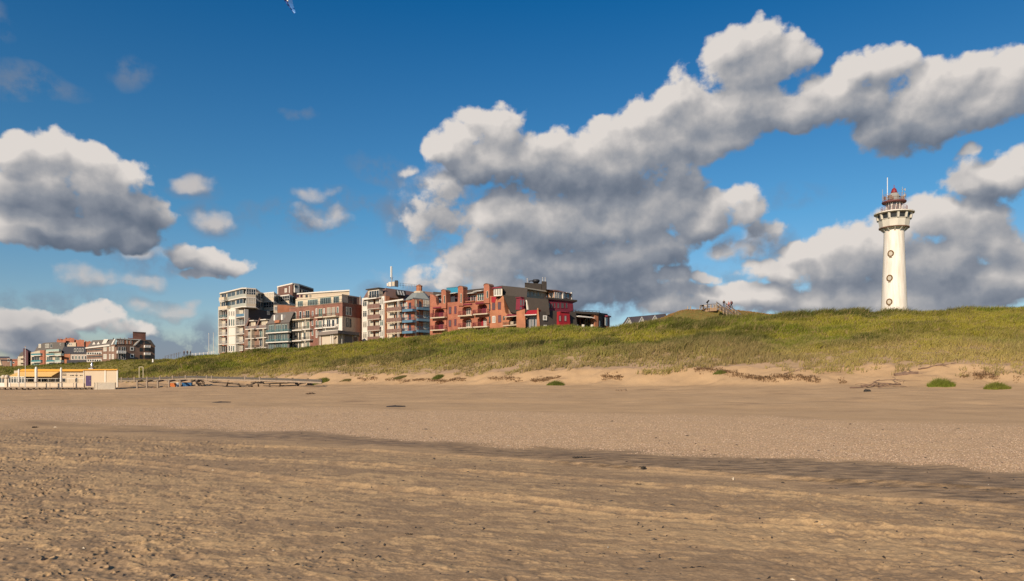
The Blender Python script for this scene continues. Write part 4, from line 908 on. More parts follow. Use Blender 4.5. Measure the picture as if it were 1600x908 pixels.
# ---- G: red brick complex with round-topped gable towers
Gb = bld(720, 6.3, 'red brick apartment block with four round-topped gable towers and arched crimson loggias')
fG = Fac(672, 6.12, 790, 6.62); dp = 1.6
gz = 535
holesG = [(679.5, 482.5, 694, 496.5), (679.5, 500.5, 694, 517), (676, 484, 677.8, 492)]
m = MB(); fG.holed(m, 671.8, 477, 697.5, gz, holesG, -dp, 0); m.build('wall', BRICK, Gb); m = MB(); fG.holed(m, 717, 473, 763, gz, [(722.5, 479, 737, 493.5), (722.5, 497, 737, 513), (746.3, 475.5, 761, 491.5), (746.3, 495.5, 761, 512)], -dp, 0)
m.build('wall', BRICK, Gb)
m = MB(); fG.box(m, 671.9, 478, 790, gz, -dp - .5, -dp - .02); m.build('inner_wall', mat('loggia_wall', (.42, .24, .16), .85), Gb)
m = MB(); fG.box(m, 697.5, 472, 717, gz, -dp, -.25); m.build('recessed_wall', BRICK, Gb)
m = MB(); fG.quad(m, [(762.9, gz), (763.2, 462), (771.5, 463), (778, 470), (787, 461), (788.3, 480), (790, 489), (797.5, 497), (795, 503), (794.5, gz)], -dp, .04); m.build('flared_wall', ORANGEB, Gb)
# loggia arches (rounded spandrels), doors, slabs
def loggia(x0, r0, x1, r1, kind, rc):
    fi_ = fG.off(-dp); m = MB()
    fG.quad(m, [(x0, r0 - .2), (x0 + 3, r0 - .2), (x0, r0 + 3)], -dp, -.05); fG.quad(m, [(x1, r0 - .2), (x1, r0 + 3), (x1 - 3, r0 - .2)], -dp, -.05); m.build('arch', BRICK, Gb)
    xm = (x0 + x1) / 2
    if kind == 'red': win(Gb, fi_, xm, r0 + 2, x1 - 1, r1, 3, CRIMSON, 0, o=.03, w=.2); win(Gb, fi_, x0 + 2, r0 + 3, xm - .5, r1, 1, CRIMSON, 1, o=.03)
    elif kind == 'reddoor':
        m = MB(); fi_.box(m, x0 + 2, r0 + 2, x0 + 9, r1, .0, .12); m.build('red_door', REDPAINT, Gb); win(Gb, fi_, x0 + 9.7, r0 + 4, x1 - 1, r1, 2, WFRAME, 2, o=.03)
    else: win(Gb, fi_, x0 + 3, r0 + 3, x1 - 1.5, r1, 3, WFRAME, 4, o=.03, w=.18)
    balcony(Gb, fG, x0 - 7.2, r1 - 6.5, x1 + .5, r1 + 1.6, 1.0, 'bars', CRIMSON, CREAM, o=.02, th=.28)
loggia(679.5, 482.5, 694, 495.5, 'red', 0); loggia(679.5, 501, 694, 515, 'red', 0); loggia(722.5, 479, 737, 492.5, 'w', 0); loggia(722.5, 497.5, 737, 511.5, 'w', 0)
loggia(746.3, 475.5, 761, 490, 'red', 0); loggia(746.3, 496, 761, 510, 'reddoor', 0)
m = MB(); m_c = [(677, 479.7, 695, 481.4), (719, 474.8, 738, 476.6), (743.5, 472.6, 762, 474.4)]
for c in m_c: fG.box(m, *c, 0, .3)
m.build('cornice', CRIMSON, Gb)
# towers with round tops
def tower(x0, x1, rt, rb, wx0, wx1, wr0, wr1, o=.35):
    pts = [(x0, rb), (x0, rt + 3)]; n = 8; cx = (x0 + x1) / 2; rx = (x1 - x0) / 2
    for k in range(n + 1):
        a = math.pi - math.pi * k / n; pts.append((cx + rx * math.cos(a), rt + 3 - 3.2 * math.sin(a)))
    pts.append((x1, rb)); m = MB(); fG.quad(m, pts[::-1], -1.4, o); t = m.build('gable_tower', BRICK, Gb)
    m = MB()
    for k in range(n):
        a0, a1 = math.pi - math.pi * k / n, math.pi - math.pi * (k + 1) / n
        fG.quad(m, [(cx + rx * math.cos(a0), rt + 3 - 3.2 * math.sin(a0)), (cx + rx * math.cos(a0) * 1.05, rt + 2.4 - 3.3 * math.sin(a0)), (cx + rx * math.cos(a1) * 1.05, rt + 2.4 - 3.3 * math.sin(a1)), (cx + rx * math.cos(a1), rt + 3 - 3.2 * math.sin(a1))], -1.5, o + .12)
    m.build('coping', DBRICK, t); win(t, fG.off(o), wx0, wr0, wx1, wr1, 1, CREAM, 0, name='window')
tower(691, 698.3, 453, 482, 693.3, 695.8, 461.5, 474); tower(717, 725, 447.5, 478, 719.4, 722, 459, 473); tower(757.2, 766, 443.8, 474, 760.2, 763.2, 454.5, 466)
m = MB(); fG.quad(m, [(672, 479), (672, 460), (676.5, 460.5), (681, 465), (682, 474), (684, 479)], -1, .05); fG.quad(m, [(684, 479), (687, 473.5), (693, 473.5), (693, 479)], -1, .05); m.build('parapet', BRICK, Gb)
fU = fG.off(-2.6)
for x0, x1, r0, r1, aw in ((684, 691, 462, 479, 1), (706, 717, 459, 476, 1), (731, 745, 459, 476, 1), (745, 757.5, 455.5, 474, 1)):
    m = MB(); fU.box(m, x0, r0, x1, r1, -3, 0); uw = m.build('upper_wall', ORANGEB, Gb); win(uw, fU, x0 + 1, r0 + 3, x1 - 1, r1 - 4, 2 if x1 - x0 < 9 else 3, WFRAME if x0 != 706 else CRIMSON, None, o=.02)
    m = MB(); u0, u1, z0, z1 = fU.rect(x0 - .5, r0 - 1.5, x1 + .5, r0)
    m.add([fU.pt(u0, z1, 0), fU.pt(u1, z1, 0), fU.pt(u1, z0 - .1, 1.5), fU.pt(u0, z0 - .1, 1.5), fU.pt(u0, z1 + .08, 0), fU.pt(u1, z1 + .08, 0), fU.pt(u1, z0 - .02, 1.5), fU.pt(u0, z0 - .02, 1.5)], [(0, 1, 2, 3), (7, 6, 5, 4), (0, 4, 5, 1), (1, 5, 6, 2), (2, 6, 7, 3), (3, 7, 4, 0)]); m.build('awning', WHITE, uw)
for x0, x1, r0, r1 in ((696.8, 698.8, 481, 491.5), (697, 699, 501, 511), (701.2, 705.5, 479.5, 491), (701, 705.3, 500, 510.8), (710, 713.4, 478.5, 490.5), (710, 713.4, 498.5, 509.5)):
    w_ = win(Gb, fG.off(-.25), x0, r0, x1, r1, 2 if x1 - x0 > 3 else 1, CRIMSON, 1, o=.02); 
for x0, x1, r0, r1, fr in ((764.5, 766.6, 475, 485.5, DFRAME), (764.5, 766.6, 494.5, 505, DFRAME), (769.3, 774, 473, 484.5, CRIMSON), (778.3, 783, 471.8, 483.8, CRIMSON), (769.5, 774.5, 494, 504.5, WFRAME), (778.8, 783.3, 492.5, 504, CRIMSON), (786.5, 789, 494, 500, DFRAME)):
    win(Gb, fG, x0, r0, x1, r1, 2 if x1 - x0 > 3 else 1, fr, 2 if fr is WFRAME else 1, o=.06)
m = MB(); fG.quad(m, [(768.2, 472.5), (768.2, 463.8), (776, 463.8), (774, 472.5)], 0, .12); m.build('red_panel', REDPAINT, Gb)
m = MB(); fG.box(m, 771.3, 449.8, 784.5, 462.8, -2.5, -.1); bw = m.build('roof_bay', CREAM2, Gb); win(bw, fG.off(-.1), 771.8, 451, 784, 462.3, 3, WFRAME, 2, w=.16)
m = MB(); fG.box(m, 770.5, 448.6, 785.3, 450.6, -2.6, .3); m.build('bay_roof', CRIMSON, bw)
m = MB(); fG.quad(m, [(698, 476), (698.5, 463), (704.5, 462), (705.5, 476)], -2.4, -1.5); m.build('roof_terrace_wall', SLATE, Gb)
m = MB(); fG.box(m, 726, 470, 757, 473.2, -.7, -.55)
m.build('terrace_parapet', BRICK, Gb)
for x0 in (727, 742): balcony(Gb, fG, x0, 465, x0 + 14, 471.5, .4, 'bars', CRIMSON, BRICK, o=-.5, side=False)
fR = fG.off(-5.5); m = MB(); fR.quad(m, [(676, 472), (677, 456), (700, 457), (724, 453.5), (760, 450), (784, 446.3), (800, 448), (800, 480)], -4, 0); m.build('flat_roof', OLIVE, Gb)
BC = empty('rooftop_container', P3(706, 458, 6.1), 'bright blue box on the roof between two brick gable towers', 'rooftop box'); f_ = Fac(697.5, 6.05, 716, 6.12)
m = MB(); f_.box(m, 698, 449.3, 715.5, 458.5, -2.5, 0)
m.build('box', mat('bright_blue', (.03, .22, .34), .5, .12, .8), BC); m = MB(); f_.box(m, 697.8, 448.7, 715.7, 449.5, -2.6, .08); m.build('lid', BLUEP, BC)
m = MB(); f_.box(m, 707, 448, 709, 449, -.6, -.2); m.build('vent', GREYMET, BC)

# ---- H: dark slate complex
Hb = bld(846, 6.9, 'dark brown slate-clad complex with crimson bays, stepping down to a flat terrace wing', zb=9)
fH = Fac(786, 6.62, 846, 7.0); fH2 = Fac(846, 7.0, 905, 6.7)
def leaning(par, name, f, pts_bot, pts_top, o_bot, o_top, back, m_):
    """slab whose face leans: bottom edge and top edge at different offsets"""
    (xa, ra), (xb, rb) = pts_bot; (xc, rc), (xd, rd) = pts_top      # a,b bottom left/right, c,d top left/right
    q = [(f.u(x), f.z(x, r)) for x, r in ((xa, ra), (xb, rb), (xd, rd), (xc, rc))]; oo = (o_bot, o_bot, o_top, o_top)
    vs = [f.pt(u, z, o) for (u, z), o in zip(q, oo)] + [f.pt(u, z, back) for u, z in q]
    return MB().add(vs, [(0, 1, 2, 3), (7, 6, 5, 4), (0, 4, 5, 1), (1, 5, 6, 2), (2, 6, 7, 3), (3, 7, 4, 0)]).build(name, m_, par)
leaning(Hb, 'upper_roof', fH.off(-2), [(786, 462), (824, 468)], [(782, 446), (822, 450)], .3, -.5, -9, OLIVE)
leaning(Hb, 'slate_wall', fH, [(794, 487.5), (812, 492)], [(787.5, 461), (822, 465)], -.9, .4, -8, OLIVE)
leaning(Hb, 'slate_wall', fH, [(820, 491), (858, 492)], [(812, 463.5), (858, 468)], -.2, .3, -8, OLIVE)
leaning(Hb, 'slate_wall', fH2, [(848, 490), (896, 487)], [(848, 468), (895, 471)], -.6, -.3, -7, OLIVE)
m = MB(); fH.box(m, 785, 482, 796, 530, -8, -1.8); fH.box(m, 796, 486, 846, 530, -8, -1.8); m.build('lower_wall', DBRICK, Hb)
# penthouse
fP = Fac(806.5, 6.45, 822, 6.62); fP2 = Fac(822, 6.62, 856, 6.42)
block(Hb, 'penthouse', CREAM, [(808, 6.42), (822, 6.58), (854, 6.38)], zat(452.5, 6.6), zat(464, 6.6), 6)
roofslab(Hb, 'penthouse_roof', CREAM2, [(806, 6.44), (822, 6.66), (857, 6.4)], zat(450.8, 6.6), .28, 7, .3)
for x0, x1 in ((810.5, 814), (816, 820)): win(Hb, fP, x0, 456, x1, 462.5, 1, CREAM2, 0, o=-.12)
fPw = Fac(822, 6.58, 854, 6.38)
for x0, x1, g in ((823, 826.5, 3), (828, 833, 2), (834.5, 837.5, 3), (839, 842.5, 2), (844, 848.5, 3), (850, 853.5, 2)): win(Hb, fPw, x0, 455, x1, 463, 1, CREAM2, g, o=.03)  # pale panes put sunlight into the glass colour on this shaded side
fQ = Fac(854, 6.5, 893, 6.22)
block(Hb, 'penthouse', ORANGEB, [(857, 6.42), (866, 6.44), (892, 6.2)], zat(454.5, 6.4), zat(467, 6.4), 6)
m = MB(); qq = [P3(x, 0, s).xy for x, s in ((853, 6.55), (894, 6.22), (890, 5.6), (856, 5.7))]; cq = P3(868, 0, 6.1).xy
zz0, zz1 = zat(455.3, 6.4), zat(448.5, 6.3); m.add([(p.x, p.y, zz0) for p in qq] + [(cq.x - 2, cq.y, zz1), (cq.x + .5, cq.y, zz1)], [(0, 1, 5, 4), (1, 2, 5), (2, 3, 4, 5), (3, 0, 4), (3, 2, 1, 0)]); m.build('hipped_roof', BROWNROOF, Hb)
fQw = Fac(866, 6.44, 892, 6.2)
for x0, x1, g in ((866, 868.5, 2), (869.5, 872, 2), (873, 876.5, 0), (880, 883, 2), (885, 889, 0)): win(Hb, fQw, x0, 457, x1, 466.3, 1, WFRAME, g, o=.03)
for x in (878, 891.5):
    m = MB(); fQw.box(m, x, 457, x + 1.3, 470, .02, .3); m.build('column', WHITE, Hb)
for x0, x1 in ((858, 860.5), (862, 865)): win(Hb, Fac(857, 6.42, 866, 6.44), x0, 458, x1, 465, 1, CREAM, 2, o=.03)
# crimson bays
def redbay(f, x0, r0, x1, r1, xs, o, lean=0, m1=CRIMSON):
    m = MB(); f.quad(m, [(x0 - lean, r1), (x0, r0), (x1, r0), (x1 + lean, r1)], -1, o); b = m.build('bay', m1, Hb); f_ = f.off(o)
    for a, c, t, d in xs: win(b, f_, a, t, c, d, 1, m1, 1)
    m = MB(); f.box(m, x0 - .6, r0 - 1, x1 + .6, r0 + .1, -1, o + .25); m.build('bay_roof', CRIMSON, b)
redbay(fH, 812.3, 466, 820, 484.5, [(812.5, 816, 468, 478), (816.5, 819.6, 468, 478), (812, 815.8, 479.5, 484)], 1.1, 1.3)
redbay(fH2, 850, 471, 891, 486.5, [(857, 860, 473, 482), (861, 864, 473, 482), (865, 868, 473, 482), (870, 874, 473, 482), (876, 881, 473, 482), (883, 887, 473, 482)], .9)
m = MB(); fH2.box(m, 848, 467.3, 896, 470, -2, 1.3); m.build('roof_edge', OLIVE, Hb)
m = MB(); fH.quad(m, [(823, 469), (824.6, 469), (826.3, 484), (824.6, 484)], 0, .35); m.build('rain_pipe', WHITE, Hb)
# lower brick front with red sign panel and doorway
fJ = Fac(806, 6.95, 846, 7.1)
m = MB(); fJ.quad(m, [(808, 525), (808, 487), (821.3, 483), (822.5, 525)], -3, .3); m.build('brick_pier', ORANGEB, Hb)
m = MB(); fJ.quad(m, [(839.3, 525), (840.3, 481.5), (842, 481.5), (846, 525)], -3, .3); m.build('brick_pier', ORANGEB, Hb)
m = MB(); u0, u1, z0, z1 = fJ.rect(821.6, 484, 840, 491.5)
m.add([fJ.pt(u0, z0, .45), fJ.pt(u1, z0, .45), fJ.pt(u1, z1, -.9), fJ.pt(u0, z1, -.9), fJ.pt(u0, z0, -1.5), fJ.pt(u1, z0, -1.5), fJ.pt(u1, z1, -1.5), fJ.pt(u0, z1, -1.5)], [(0, 1, 2, 3), (7, 6, 5, 4), (0, 4, 5, 1), (1, 5, 6, 2), (2, 6, 7, 3), (3, 7, 4, 0)]); m.build('red_canopy', REDPAINT, Hb)
m = MB(); fJ.box(m, 821.5, 491.6, 840, 492.8, -1, .55); m.build('white_trim', WHITE, Hb)
m = MB(); fJ.box(m, 822.8, 493, 839, 525, -1.2, -1.0); m.build('shopfront', mat('shop_grey', (.22, .21, .21), .7), Hb); fJ_ = fJ.off(-1.0)
for x0, x1, g in ((824, 827.5, 0), (829, 831.5, 1), (833.5, 837, 0)): win(Hb, fJ_, x0, 495, x1, 515, 1, GREYMET, g, o=.02, name='shop_window')
# left terrace
balcony(Hb, fH, 785.5, 503, 809.5, 509, 1.4, 'bars', DWOOD, CREAM, o=-1.5)
m = MB(); fH.quad(m, [(790.5, 495), (796, 491), (809.5, 492), (809.5, 494)], -1.5, .4); m.build('awning', CRIMSON, Hb); m = MB(); fH.box(m, 790, 494.2, 809.8, 495.2, -.2, .5); m.build('awning_trim', CREAM2, Hb)
for x0, x1 in ((792, 796), (800, 806)): win(Hb, fH.off(-1.8), x0, 496, x1, 506, 1, DFRAME, 0, o=.03)
for x0, x1, r0 in ((787, 790.5, 500), (792.5, 797, 502)):
    m = MB(); fH.box(m, x0, r0, x1, 507, -1.2, -1.0); m.build('wind_screen', CREAM2, Hb)
# lower dark leaning wall with red bay, right terrace wing
fK = Fac(844, 7.1, 905, 6.85)
leaning(Hb, 'slate_wall', fK, [(845, 522), (868, 522)], [(843, 487), (872, 485)], .25, -.5, -6, OLIVE)
leaning(Hb, 'slate_wall', fK, [(868, 522), (902, 522)], [(872, 485), (901.5, 487)], .25, -.5, -6, OLIVE)
win(Hb, fK, 848.3, 493, 854.3, 500.5, 1, WFRAME, 2, o=.02, w=.2); win(Hb, fK, 848.5, 508, 853, 513, 2, WFRAME, 1, o=.3)
m = MB(); fK.quad(m, [(869, 520), (872, 487.5), (886.5, 488), (888.5, 520)], -1, .8); rb_ = m.build('bay', REDPAINT, Hb)
for x0, x1 in ((872.8, 876.7), (881, 885.5)): win(rb_, fK.off(.8), x0, 492.5, x1, 502.5, 1, CRIMSON, 2, w=.15)
m = MB(); fK.box(m, 872, 486.8, 887, 488.4, -1, 1.05); m.build('bay_roof', CRIMSON, rb_)
# wing: recess with terrace
fW = Fac(900, 6.85, 935, 6.65); fW2 = Fac(935, 6.65, 950, 6.4)
block(Hb, 'wing_wall', mat('wing_brown', (.26, .15, .10), .8), [(900, 6.6), (934, 6.45), (949.5, 6.3)], zat(489, 6.6), 9, 6)
roofslab(Hb, 'wing_roof', OLIVE, [(898, 6.8), (936, 6.66), (950, 6.4)], zat(487.5, 6.7), .5, 7, .2)
m = MB(); fW.box(m, 929.5, 489.5, 934.8, 522, -1.4, .0); m.build('brick_pier', ORANGEB, Hb)
leaning(Hb, 'slate_wall', fW2, [(935, 522), (950.5, 522)], [(935, 488.5), (949.5, 490.5)], .1, 0, -4, OLIVE)
m = MB(); u0, u1, z0, z1 = fW.rect(901, 493.3, 927, 496.5)
m.add([fW.pt(u0, z1, -1.2), fW.pt(u1, z1, -1.2), fW.pt(u1, z0, .5), fW.pt(u0, z0, .5), fW.pt(u0, z1 + .1, -1.2), fW.pt(u1, z1 + .1, -1.2), fW.pt(u1, z0 + .1, .5), fW.pt(u0, z0 + .1, .5)], [(0, 1, 2, 3), (7, 6, 5, 4), (0, 4, 5, 1), (1, 5, 6, 2), (2, 6, 7, 3), (3, 7, 4, 0)]); m.build('awning', WHITE, Hb)
fWi = Fac(900, 6.6, 934, 6.45)
for x0, x1, f_, g in ((902, 905.5, CRIMSON, 0), (907, 911, CRIMSON, 0), (914, 918, WFRAME, 2), (920, 922, WFRAME, 2), (924, 928, CREAM, 2)): win(Hb, fWi, x0, 498, x1, 511, 1, f_, g, o=.03)
m = MB(); pass
for x in (902, 912, 925.8): m = MB(); fW.box(m, x, 507, x + 1.4, 513, -.6, 0); m.build('planter', WHITE, Hb)
win(Hb, fW2, 935.5, 501, 937.5, 511, 1, DFRAME, 0, o=.06)
m = MB(); fW2.box(m, 944, 493.5, 949.5, 495.5, 0, .9); fW2.box(m, 945, 495.5, 949, 520, 0, .6); cb_ = m.build('corner_bay', CRIMSON, Hb); win(cb_, fW2.off(.6), 945.3, 496.5, 948.7, 509, 2, WFRAME, 2)
m = MB(); fr3 = Fac(893, 6.5, 937, 6.4)
for k in range(9): u_ = fr3.len * k / 8; fr3.slab(m, u_ - .04, u_ + .04, fr3.z(915, 489.5), fr3.z(915, 485.5 ), -.05, 0)
fr3.slab(m, 0, fr3.len, fr3.z(915, 485.6), fr3.z(915, 485), -.06, .01); m.build('roof_railing', DARKMET, Hb)
# chimney stack, pipes, satellite box
m = MB(); f_ = Fac(818, 6.3, 856, 6.2); f_.box(m, 820, 442.5, 846, 456, -2.5, 0); f_.box(m, 846, 439.8, 853.8, 456, -2.2, .15); f_.box(m, 819.6, 441.8, 826, 443, -2.5, .1); ch = m.build('chimney_stack', OLIVE, Hb)
m = MB()
for x, r in ((824, 435), (848, 433.5), (852, 433.8)): p = P3(x, 445, 6.15); q_ = P3(x, r, 6.15); m.bar(p, q_, .24, n=8); m.bar(P3(x, r + .8, 6.15), P3(x, r - .2, 6.15), .34, n=8)
m.build('chimney_pipe', GREYMET, ch)
SD = empty('rooftop_dish', P3(837, 442, 6.2), 'dark round vent hood on the chimney stack of the slate complex', 'vent hood')
m = MB().lathe(P3(837.5, 0, 6.15).xy, [(.5, zat(443, 6.15)), (.9, zat(440.5, 6.15)), (1.0, zat(438.5, 6.15)), (.8, zat(437, 6.15)), (.2, zat(436.6, 6.15))], 14); m.build('hood', DARKMET, SD, True)
m = MB(); m.bar(P3(826, 439.5, 6.15), P3(834, 438.6, 6.15), .35, .25); m.bar(P3(827, 443, 6.15), P3(827, 439.5, 6.15), .12); m.build('duct', DARKMET, SD)

# ---- I: white house with three gables behind the hill
Ib = bld(1000, 5.4, 'white house with dark tiled roof and three white gables left of the hill', 'house', 'gabled_house', 9)
fI = Fac(970, 5.55, 1045, 5.25)
m = MB(); q = [(fI.u(x), fI.z(x, r)) for x, r in ((971, 509), (1045, 505), (1040, 488.5), (979, 494))]
m.add([fI.pt(u, z, o) for (u, z), o in zip(q, (0, 0, -3.5, -3.5))] + [fI.pt(q[0][0], q[0][1], -7), fI.pt(q[1][0], q[1][1], -7)], [(0, 1, 2, 3), (3, 2, 5, 4), (0, 3, 4), (1, 5, 2), (0, 4, 5, 1)]); m.build('roof', mat('dark_house_tiles', (.075, .065, .07), .7, .2), Ib)
m = MB(); fI.box(m, 972, 508, 1044, 530, -6.5, -.1); m.build('wall', WHITE, Ib)
for cx, w_, rt, rb in ((980.5, 7, 496, 509.5), (1001, 6.5, 494.7, 508), (1021.5, 5.5, 492.5, 503)):
    m = MB(); fI.quad(m, [(cx - w_, rb), (cx, rt + 1.2), (cx + w_, rb)][::-1], -3.2, .3); g_ = m.build('gable', WHITE, Ib)
    m = MB(); fI.quad(m, [(cx - w_ - .7, rb), (cx, rt), (cx, rt + 1.5), (cx - w_ + .6, rb)], -3.2, .5); fI.quad(m, [(cx, rt), (cx + w_ + .7, rb), (cx + w_ - .6, rb), (cx, rt + 1.5)], -3.2, .5); m.build('barge_board', WFRAME, g_)

# ---- far left buildings beyond the beach pavilion
Kd = empty('dark_house', P3(8, 592, 3.3), 'low dark barn-like house with a white gable, far left edge', 'house', 'far buildings on the left'); fZ = Fac(-25, 3.2, 17, 3.3)
m = MB(); fZ.box(m, -25, 560, 16, 578, -6, 0); m.build('wall', DBRICK, Kd)
m = MB(); q = [(fZ.u(x), fZ.z(x, r)) for x, r in ((-26, 563), (17, 563.5), (14.5, 557), (-26, 556.5))]; m.add([fZ.pt(u, z, o) for (u, z), o in zip(q, (.4, .4, -3, -3))] + [fZ.pt(q[0][0], q[0][1], -6), fZ.pt(q[1][0], q[1][1], -6)], [(0, 1, 2, 3), (3, 2, 5, 4), (0, 3, 4), (1, 5, 2), (0, 4, 5, 1)]); m.build('roof', SLATE, Kd)
m = MB(); fZ.quad(m, [(-1, 571), (1.5, 561), (4.5, 571)][::-1], -.2, .5); m.build('gable', CREAM, Kd); win(Kd, fZ, 12, 560.5, 15, 565, 1, WFRAME, 1, o=.02)
Kb = empty('brick_shed', P3(23, 592, 3.3), 'small red brick building between the dark house and balcony flats', 'house', 'far buildings on the left'); fy = Fac(17, 3.28, 29, 3.32)
m = MB(); fy.box(m, 18, 563, 29, 578, -6, 0); m.build('wall', BRICK, Kb); m = MB(); fy.box(m, 16.5, 561, 29.5, 563, -6.4, .3); m.build('roof', BRICKB, Kb)
win(Kb, fy, 20, 565, 23, 568, 1, WFRAME, 1, o=.02)
Lb = empty('apartment_building', P3(95, 592, 3.5), 'stepped flats with teal balconies, dark mansards and red brick towers, far left', 'apartment block', 'far buildings on the left')
fL = Fac(27, 3.35, 96, 3.62); fL2 = Fac(96, 3.60, 137, 3.64)
m = MB(); fL.quad(m, [(27.5, 578), (27.5, 560), (34, 552), (40, 548.5), (40.5, 578)], -7, 0); m.build('wall', CREAM, Lb)
m = MB(); fL.quad(m, [(27, 560), (33, 551), (40.5, 547.5), (40.5, 553)], -7, .15); m.build('roof', SLATE2, Lb)
m = MB(); fL.quad(m, [(41, 572), (41, 544.3), (48.2, 548.8), (48.2, 572)], -6, 1.2); m.build('side_wall', mat('plum_brick', (.10, .045, .05), .85), Lb)
m = MB(); fL.quad(m, [(48, 578), (48, 551), (60, 548), (96, 547), (96, 578)], -7, 0); m.build('wall', CREAM, Lb)
m = MB(); fL.quad(m, [(52, 550), (58, 540), (65, 535.5), (80, 534.5), (96, 535), (96, 549)], -7, -1.2); m.build('mansard_roof', SLATE2, Lb)
m = MB(); fL2.quad(m, [(96, 553), (99, 545), (101, 541.5), (134, 541.5), (136.5, 553)], -6, .3); m.build('mansard_roof', SLATE, Lb)
m = MB(); fL2.box(m, 96, 553, 110, 578, -6, .15); m.build('brick_wall', ORANGEB, Lb); m = MB(); fL2.box(m, 110, 553, 137, 578, -6, 0); m.build('wall', CONC, Lb)
for x0, x1, r0, r1 in ((88.5, 97.5, 530, 535), (101, 112, 528.2, 535), (115.8, 127.5, 531, 542), (131.5, 142, 533.5, 556)):
    f_ = fL2 if x0 > 96 else fL
    m = MB(); f_.box(m, x0, r0, x1, r1, -4.5, -1.3); f_.box(m, x0 + 1, r0 - 1, x0 + 3.5, r0, -3, -2); f_.box(m, x1 - 3.5, r0 - 1, x1 - 1, r0, -3, -2); m.build('brick_tower', BRICK, Lb)
m = MB(); fL2.box(m, 93, 535.2, 116, 541.5, -5, -.9); uf = m.build('upper_floor', CREAM, Lb)
for k in range(7): win(uf, fL2.off(-.9), 94 + k * 2.7, 536.3, 96 + k * 2.7, 539.5, 1, WFRAME, 0)
for x0, x1, g in ((60.5, 64.5, 3), (71, 77, 2), (79, 82, 0)): win(Lb, fL.off(-1.2), x0, 537.5, x1, 543.5, 1, WFRAME, g, o=.05)
for x0, x1 in ((64, 76), (66, 72)):
    m = MB(); fL.box(m, x0, 547, x1 - 2, 578, -.5, .5 if x0 == 66 else .2); 
m = MB(); fL.box(m, 64.5, 547.5, 71.5, 572, -.5, .5); m.build('brick_bay', BRICK, Lb)
for r in (556, 566.5):
    for x0, x1 in ((48.5, 63.5), (72, 84), (85, 95)):
        balcony(Lb, fL, x0, r - 3.6, x1, r, 1.3, 'panel', TEAL if x0 != 85 else GREENF, WHITE, th=.3); win(Lb, fL, x0 + 1.5, r + 1, x1 - 1.5, r + 8, 3, WFRAME, None, o=.03)
balcony(Lb, fL, 72, 546, 92, 549.5, 1.0, 'panel', GREENF, WHITE); 
for r in (560, 567): balcony(Lb, fL, 28, r - 3, 39.5, r, 1.2, 'panel', CREAM2, CREAM2)
for k in range(4): win(Lb, fL2, 117 + k * 4, 544.5, 119.5 + k * 4, 550, 1, WFRAME, 0, o=.33)
for k in range(5): win(Lb, fL2, 112.5 + k * 5, 556, 115.5 + k * 5, 561.5, 1, WFRAME, None, o=.03)
m = MB(); fL2.box(m, 107, 562.5, 137, 568, .05, .9); m.build('garage_front', SLATE, Lb)
m = MB(); m.bar(P3(106, 562, 3.6), P3(112, 562, 3.6), 1.4, .25); m.bar(P3(109, 567, 3.6), P3(109, 562, 3.6), .12); m.bar(P3(107, 565.5, 3.6), P3(111, 565.5, 3.6), 1.2, .2); um = m.build('garden_parasol', WFRAME); tag(um, 'small white parasol against the orange brick wall of the far flats', 'parasol')
# M: brown brick block with tower
Mb = empty('apartment_building', P3(200, 592, 3.9), 'brown brick block with white gables and a square brick tower, behind the far dune', 'apartment block', 'far buildings on the left')
fM = Fac(135, 3.72, 182, 3.95); fM2 = Fac(182, 3.95, 242, 3.80)
m = MB(); fM.quad(m, [(135.5, 580), (135.5, 543), (182, 538), (182, 580)], -8, 0); m.build('wall', DBRICK, Mb)
m = MB(); fM2.quad(m, [(182, 580), (182, 535), (190, 531), (234, 531), (242, 541), (242, 580)], -8, 0); m.build('wall', DBRICK, Mb)
m = MB(); q = [(fM.u(x), fM.z(x, r)) for x, r in ((136, 543.5), (178, 538.5), (181, 529.5), (144, 531.5))]
m.add([fM.pt(u, z, o) for (u, z), o in zip(q, (0.1, .1, -2.2, -2.2))] + [fM.pt(u, z, -8) for u, z in q], [(0, 1, 2, 3), (7, 6, 5, 4), (0, 4, 5, 1), (1, 5, 6, 2), (2, 6, 7, 3), (3, 7, 4, 0)]); m.build('roof', SLATE2, Mb)
for x0, x1, r0, r1 in ((142, 148, 534, 539.5), (149, 155, 534, 539), (157, 168, 530, 539)):
    m = MB(); fM.quad(m, [(x0, r1), ((x0 + x1) / 2 + 1, r0), (x1, r1 - .5)][::-1] if x1 - x0 < 8 else [(x0, r1), (x0 + 5, r0), (x1, r0), (x1 - 5, r1)], -2.5, -.3); m.build('dormer', WHITE, Mb)
m = MB(); fM.quad(m, [(135.5, 545), (135.5, 543), (173, 538.3), (173, 540.8)], 0, .5); m.build('white_fascia', WHITE, Mb)
for r in (551.5, 562.5):
    m = MB(); fM.box(m, 136, r - 1.4, 159, r + 2.6, 0, .12); fr = m.build('white_band', WHITE, Mb)
    for k in range(6): win(fr, fM.off(.12), 137 + k * 3.6, r - .6, 139.4 + k * 3.6, r + 2, 1, DFRAME, 0)
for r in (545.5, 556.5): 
    m = MB(); fM.box(m, 137, r, 160, r + 1.6, 0, .06); m.build('painted_shade_strip', GL[0], Mb)  # dark strip on the wall face, painted in for a shadow line
for x0, x1 in ((162, 167), (171, 173), (175, 178.5)):
    for r in (541.5, 553.5): win(Mb, fM, x0, r, x1, r + 7.5, 2 if x1 - x0 > 3 else 1, WFRAME, 3, o=.05, w=.16)
m = MB(); fM2.quad(m, [(175, 538.5), (179.5, 530), (181.5, 530), (177, 538.5)], -1, .3); fM2.box(m, 181, 529.6, 220, 530.8, -8, .35); fM2.quad(m, [(208, 540), (217, 531), (219.5, 531), (211, 540)], -.5, .35); m.build('white_trim', WHITE, Mb)
